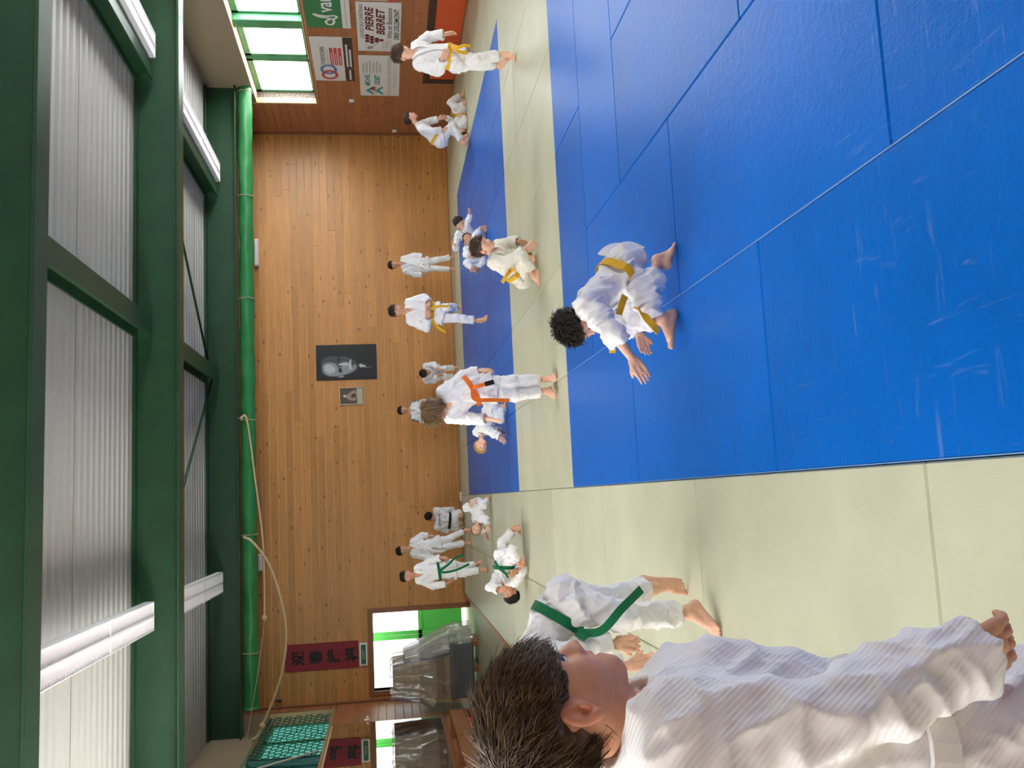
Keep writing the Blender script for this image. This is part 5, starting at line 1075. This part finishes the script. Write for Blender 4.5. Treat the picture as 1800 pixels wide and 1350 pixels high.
    'reach': dict(H=[3.993, 12.7, 0.376], N=[3.916, 12.77, 0.33], Sl=[3.948, 12.7, 0.282], Sr=[3.845, 12.8, 0.392], El=[4.038, 12.7, 0.244], Wl=[4.118, 12.7, 0.223], handl=[4.205, 12.69, 0.217], Er=[3.639, 12.77, 0.446], Wr=[3.626, 12.63, 0.465], handr=[3.656, 12.61, 0.5], Pv=[3.747, 12.9, 0.15], Kl=[3.818, 12.6, 0.123], Al=[3.889, 12.63, 0.039], Tl=[3.906, 12.57, 0.01], Kr=[3.795, 12.7, 0.097], Ar=[3.833, 12.65, 0.013], Tr=[3.856, 12.55, -0.003]),
    'pinned': dict(H=[3.663, 12.4, 0.295], N=[3.599, 12.45, 0.267], Sl=[3.587, 12.35, 0.226], Sr=[3.543, 12.5, 0.299], El=[3.675, 12.3, 0.193], Wl=[3.777, 12.35, 0.133], handl=[3.814, 12.33, 0.074], Er=[3.442, 12.45, 0.325], Wr=[3.391, 12.33, 0.287], handr=[3.4, 12.3, 0.264], Pv=[3.371, 12.45, 0.141], Kl=[3.294, 12.35, 0.331], Al=[3.194, 12.3, 0.248], Tl=[3.151, 12.3, 0.3], Kr=[3.316, 12.5, 0.275], Ar=[3.228, 12.5, 0.176], Tr=[3.163, 12.45, 0.201]),
    'sit': dict(H=[2.42, 8.45, 0.559], N=[2.356, 8.5, 0.445], Sl=[2.48, 8.64, 0.375], Sr=[2.257, 8.42, 0.453], El=[2.503, 8.62, 0.246], Wl=[2.488, 8.55, 0.173], handl=[2.479, 8.5, 0.127], Er=[2.225, 8.33, 0.322], Wr=[2.327, 8.26, 0.16], handr=[2.362, 8.24, 0.104], Pv=[2.147, 8.58, 0.167], Kr=[2.252, 8.24, 0.201], Ar=[2.081, 8.28, 0.1], Tr=[1.969, 8.3, 0.045], Kl=[2.472, 8.62, 0.121], Al=[2.293, 8.5, 0.095], Tl=[2.219, 8.45, 0.054], belt1=[[2.145, 8.36, 0.31], [2.078, 8.3, 0.356], [2.03, 8.36, 0.39]], belt2=[[2.145, 8.36, 0.31], [2.147, 8.3, 0.272]]),
    'mid': dict(H=[0.834, 4.44, 0.56], N=[0.912, 4.5, 0.502], Sl=[0.916, 4.33, 0.517], Sr=[0.94, 4.67, 0.448], El=[0.78, 4.23, 0.434], Wl=[0.618, 4.23, 0.328], handl=[0.543, 4.23, 0.282], Er=[0.868, 4.6, 0.275], Wr=[0.815, 4.6, 0.175], handr=[0.713, 4.58, 0.16], Pv=[1.153, 4.52, 0.277], Kl=[0.896, 4.3, 0.218], Al=[1.167, 4.4, 0.117], Tl=[1.254, 4.45, 0.005], Kr=[0.887, 4.58, 0.212], Ar=[0.873, 4.48, 0.077], Tr=[0.696, 4.44, 0.069], belt1=[[0.951, 4.26, 0.345], [0.905, 4.24, 0.368], [0.859, 4.26, 0.382]], belt2=[[0.886, 4.26, 0.29], [0.839, 4.17, 0.285], [0.789, 4.17, 0.244], [0.759, 4.22, 0.198]], belt3=[[0.84, 4.6, 0.331], [0.78, 4.6, 0.335], [0.721, 4.62, 0.33]], flap=[[1.187, 4.5, 0.328], [1.24, 4.52, 0.29], [1.269, 4.53, 0.225], [1.239, 4.52, 0.163]], B=[1.097, 4.5, 0.31]),
    'walk': dict(B=[4.855, 9.36, 0.731], H=[4.862, 9.34, 1.253], N=[4.861, 9.36, 1.114], Sl=[4.993, 9.44, 1.086], Sr=[4.717, 9.32, 1.065], El=[5.109, 9.44, 0.928], Wl=[5.107, 9.36, 0.756], handl=[5.114, 9.31, 0.619], Er=[4.625, 9.26, 0.857], Wr=[4.7, 9.12, 0.814], handr=[4.836, 9.1, 0.749], Pv=[4.802, 9.37, 0.676], Kl=[4.769, 9.28, 0.446], Al=[4.874, 9.34, 0.124], Tl=[4.778, 9.22, 0.01], Kr=[4.768, 9.38, 0.451], Ar=[4.808, 9.46, 0.162], Tr=[4.869, 9.34, 0.031], belt1=[[4.855, 9.19, 0.714], [4.854, 9.17, 0.647], [4.877, 9.17, 0.577], [4.882, 9.19, 0.508]], belt2=[[4.855, 9.19, 0.714], [4.812, 9.16, 0.663], [4.791, 9.16, 0.595], [4.796, 9.18, 0.541]]),
    'kneel': dict(H=[6.359, 14.4, 0.981], N=[6.249, 14.4, 0.879], Sr=[6.117, 14.27, 0.793], Sl=[6.307, 14.53, 0.787], Er=[6.053, 14.22, 0.609], Wr=[6.075, 14.24, 0.46], handr=[6.109, 14.24, 0.332], El=[6.362, 14.55, 0.624], Wl=[6.396, 14.52, 0.495], handl=[6.445, 14.5, 0.355], Pv=[5.942, 14.4, 0.497], Kr=[6.182, 14.28, 0.284], Ar=[5.882, 14.3, 0.124], Tr=[6.005, 14.3, 0.002], Kl=[6.226, 14.54, 0.328], Al=[6.063, 14.52, 0.12], Tl=[6.154, 14.52, -0.013], belt1=[[5.983, 14.26, 0.588], [6.013, 14.2, 0.527]]),
    'down': dict(H=[6.272, 14.8, 0.045], N=[6.355, 14.78, 0.087], Sl=[6.462, 14.87, 0.164], Sr=[6.336, 14.63, 0.057], El=[6.565, 14.95, 0.265], Wl=[6.566, 14.85, 0.338], handl=[6.545, 14.75, 0.389], Er=[6.393, 14.55, 0.04], Wr=[6.46, 14.55, 0.08], handr=[6.482, 14.55, 0.144], Pv=[6.618, 14.75, 0.068], Kl=[6.836, 14.83, 0.263], Al=[6.988, 14.85, 0.056], Tl=[7.129, 14.85, -0.005], Kr=[6.663, 14.65, 0.173], Ar=[6.734, 14.65, 0.039], Tr=[6.817, 14.63, -0.002], belt1=[[6.458, 14.65, 0.159], [6.547, 14.65, 0.265]]),
}
BP = build_person
BP('front', JO['front'], (0.95, 0.31, -0.03), 'boy in a white jacket close to the viewer, seen in profile at the picture corner', gi=GIRIB, belt='white', hair='front', skin='b', sc=1.02, Lh=0.212, vox=0.0031, cvox=0.0046, seed=1, hairn=12000, hlen=0.042, hstyle=dict(front=0.05, fringe=0.03, crown=(-.46, .40), slope=0.75, vol=1.06, wd=0.0011, lift=0.0035, curl=0.16), fold=0.011, lapel='collar', ends=False, curl=0.7, handn={'r': (-0.2, -1, 0.3)}, closed=True, slv={'r': 1.04, 'l': 0.9})
BP('bow', JO['bow'], (-0.55, -0.1, -0.83), 'barefoot boy with a green belt bending low behind the near boy', belt='green', hair='dark', skin='a', sc=0.98, vox=0.0062, seed=2, fold=0.013, curl=0.6, slv={'l':0.8,'r':0.8})
BP('mid', JO['mid'], (-0.62, -0.5, -0.6), 'crouching boy with a yellow belt on the near blue mats', belt='yellow', hair='black', skin='a', sc=0.92, Lh=0.198, vox=0.0062, seed=3, fold=0.014, hairn=2500, hlen=0.035, hstyle=dict(wd=0.0025, lift=0.014, curl=0.5, vol=1.06), curl=0.25, slv={'l':0.42,'r':0.7}, hem=0.72)
BP('orange', JO['orange'], (-0.62, -0.42, -0.45), 'child with an orange belt and tousled light hair standing at the centre', belt='orange', hair='light', skin='a', sc=0.88, Lh=0.19, vox=0.0068, seed=4, hairn=1800, hlen=0.09, vw=1.5, lapel=False, hstyle=dict(vol=1.10, long=True, wd=0.0035, down=(0, 0, -0.5), lift=0.012), curl=0.3)
BP('walk', JO['walk'], (0.30, -0.86, -0.32), 'boy with a yellow belt stepping forward near the orange hatch', belt='yellow', hair='brown', skin='a', sc=0.95, vox=0.0068, seed=5, hstyle=dict(fringe=0.12, vol=1.10), curl=0.4)
BP('sit', JO['sit'], (0.50, -0.80, -0.28), 'boy with a yellow belt sitting cross-legged between the blue fields', gi=GICREAM, belt='yellow', hair='brown', skin='a', sc=0.92, vox=0.0068, seed=6, hstyle=dict(vol=1.12, lift=0.014, curl=0.5), curl=0.4)
BP('lie', JO['lie'], (0.05, -0.62, 0.75), 'boy with a green belt lying on his back on the beige mats', belt='green', hair='black', skin='b', sc=0.86, Lh=0.195, vox=0.0075, seed=7, curl=0.5)
BP('yellow', JO['yellow'], (0.22, -0.95, -0.12), 'girl with a yellow belt and a ponytail walking on the far blue field', belt='yellow', hair='dark', skin='b', sc=0.97, vox=0.008, seed=8, hstyle=dict(front=0.10, tail=[(-.25, -.38, .2), (-.42, -.5, .0), (-.5, -.5, -.3), (-.42, -.45, -.5)]), curl=0.5)
BP('green', JO['green'], (0.05, -1.0, -0.08), 'boy with a long green belt standing near the left corner', belt='green', hair='black', skin='b', sc=0.92, vox=0.008, seed=9)
BP('white', JO['white'], (0.25, -0.9, -0.2), 'boy with a white belt standing beside the green-belted boy', belt='white', hair='black', skin='b', sc=0.96, vox=0.0085, seed=10)
BP('plain', JO['plain'], (-0.1, -1.0, -0.15), 'boy with a white belt standing alone against the back wall', belt='white', hair='dark', skin='b', sc=0.95, vox=0.0085, seed=11)
BP('wall', JO['wall'], (0.08, -1.0, -0.05), 'dark-haired child with striped shoulders standing at the back wall', belt='white', hair='black', skin='b', sc=0.94, vox=0.0085, seed=12)
BP('crouch', JO['crouch'], (0.0, -0.75, -0.65), 'dark-haired child bending forward by the back wall with hands on knees', belt='white', hair='black', skin='b', sc=0.94, vox=0.0085, seed=13, ends=False)
BP('kneel', JO['kneel'], (0.90, -0.30, -0.30), 'boy with a yellow belt squatting near the right corner', belt='yellow', hair='dark', skin='a', sc=0.95, vox=0.0085, seed=14, ends=False)
BP('down', JO['down'], (0.2, -0.3, 0.93), 'child lying on the mats in front of the squatting boy', belt='yellow', hair='dark', skin='a', sc=0.85, Lh=0.19, vox=0.0085, seed=15)
BP('reach', JO['reach'], (-0.42, -0.85, -0.2), 'child lying on another child and stretching an arm along the blue mats', belt='yellow', hair='dark', skin='a', sc=0.78, Lh=0.185, vox=0.0085, seed=16, ends=False)
BP('pinned', JO['pinned'], (0.35, -0.75, 0.4), 'child pinned on the far blue field with one knee raised', belt='white', hair='dark', skin='b', sc=0.78, Lh=0.175, vox=0.0085, seed=17, ends=False)
BP('blond', JO['blond'], (-0.50, -0.82, -0.10), 'blond child propped on the arms behind the orange-belted child', belt='white', hair='blond', skin='a', sc=0.82, Lh=0.19, vox=0.008, seed=18, ends=False)
pb = BP('back', JO['back'], (-0.25, 0.9, -0.2), 'child with a black belt kneeling with the back turned, purple lettering across the shoulders', belt='black', hair='black', skin='b', sc=1.0, vox=0.0085, seed=19, ends=False, lapel=False, closed=True, prints=[('Juvent', JO['back']['N'][:1]+[JO['back']['N'][1]-.13, JO['back']['N'][2]-.10], .26, .055, PURP, (1, 0, 0))])
BP('small', JO['small'], (-0.50, -0.55, 0.1), 'small fair child crawling on hands and knees on the beige mats', belt='white', hair='light', skin='a', sc=0.78, Lh=0.185, vox=0.008, seed=20, ends=False, hlen=0.012, hstyle=dict(vol=1.02))
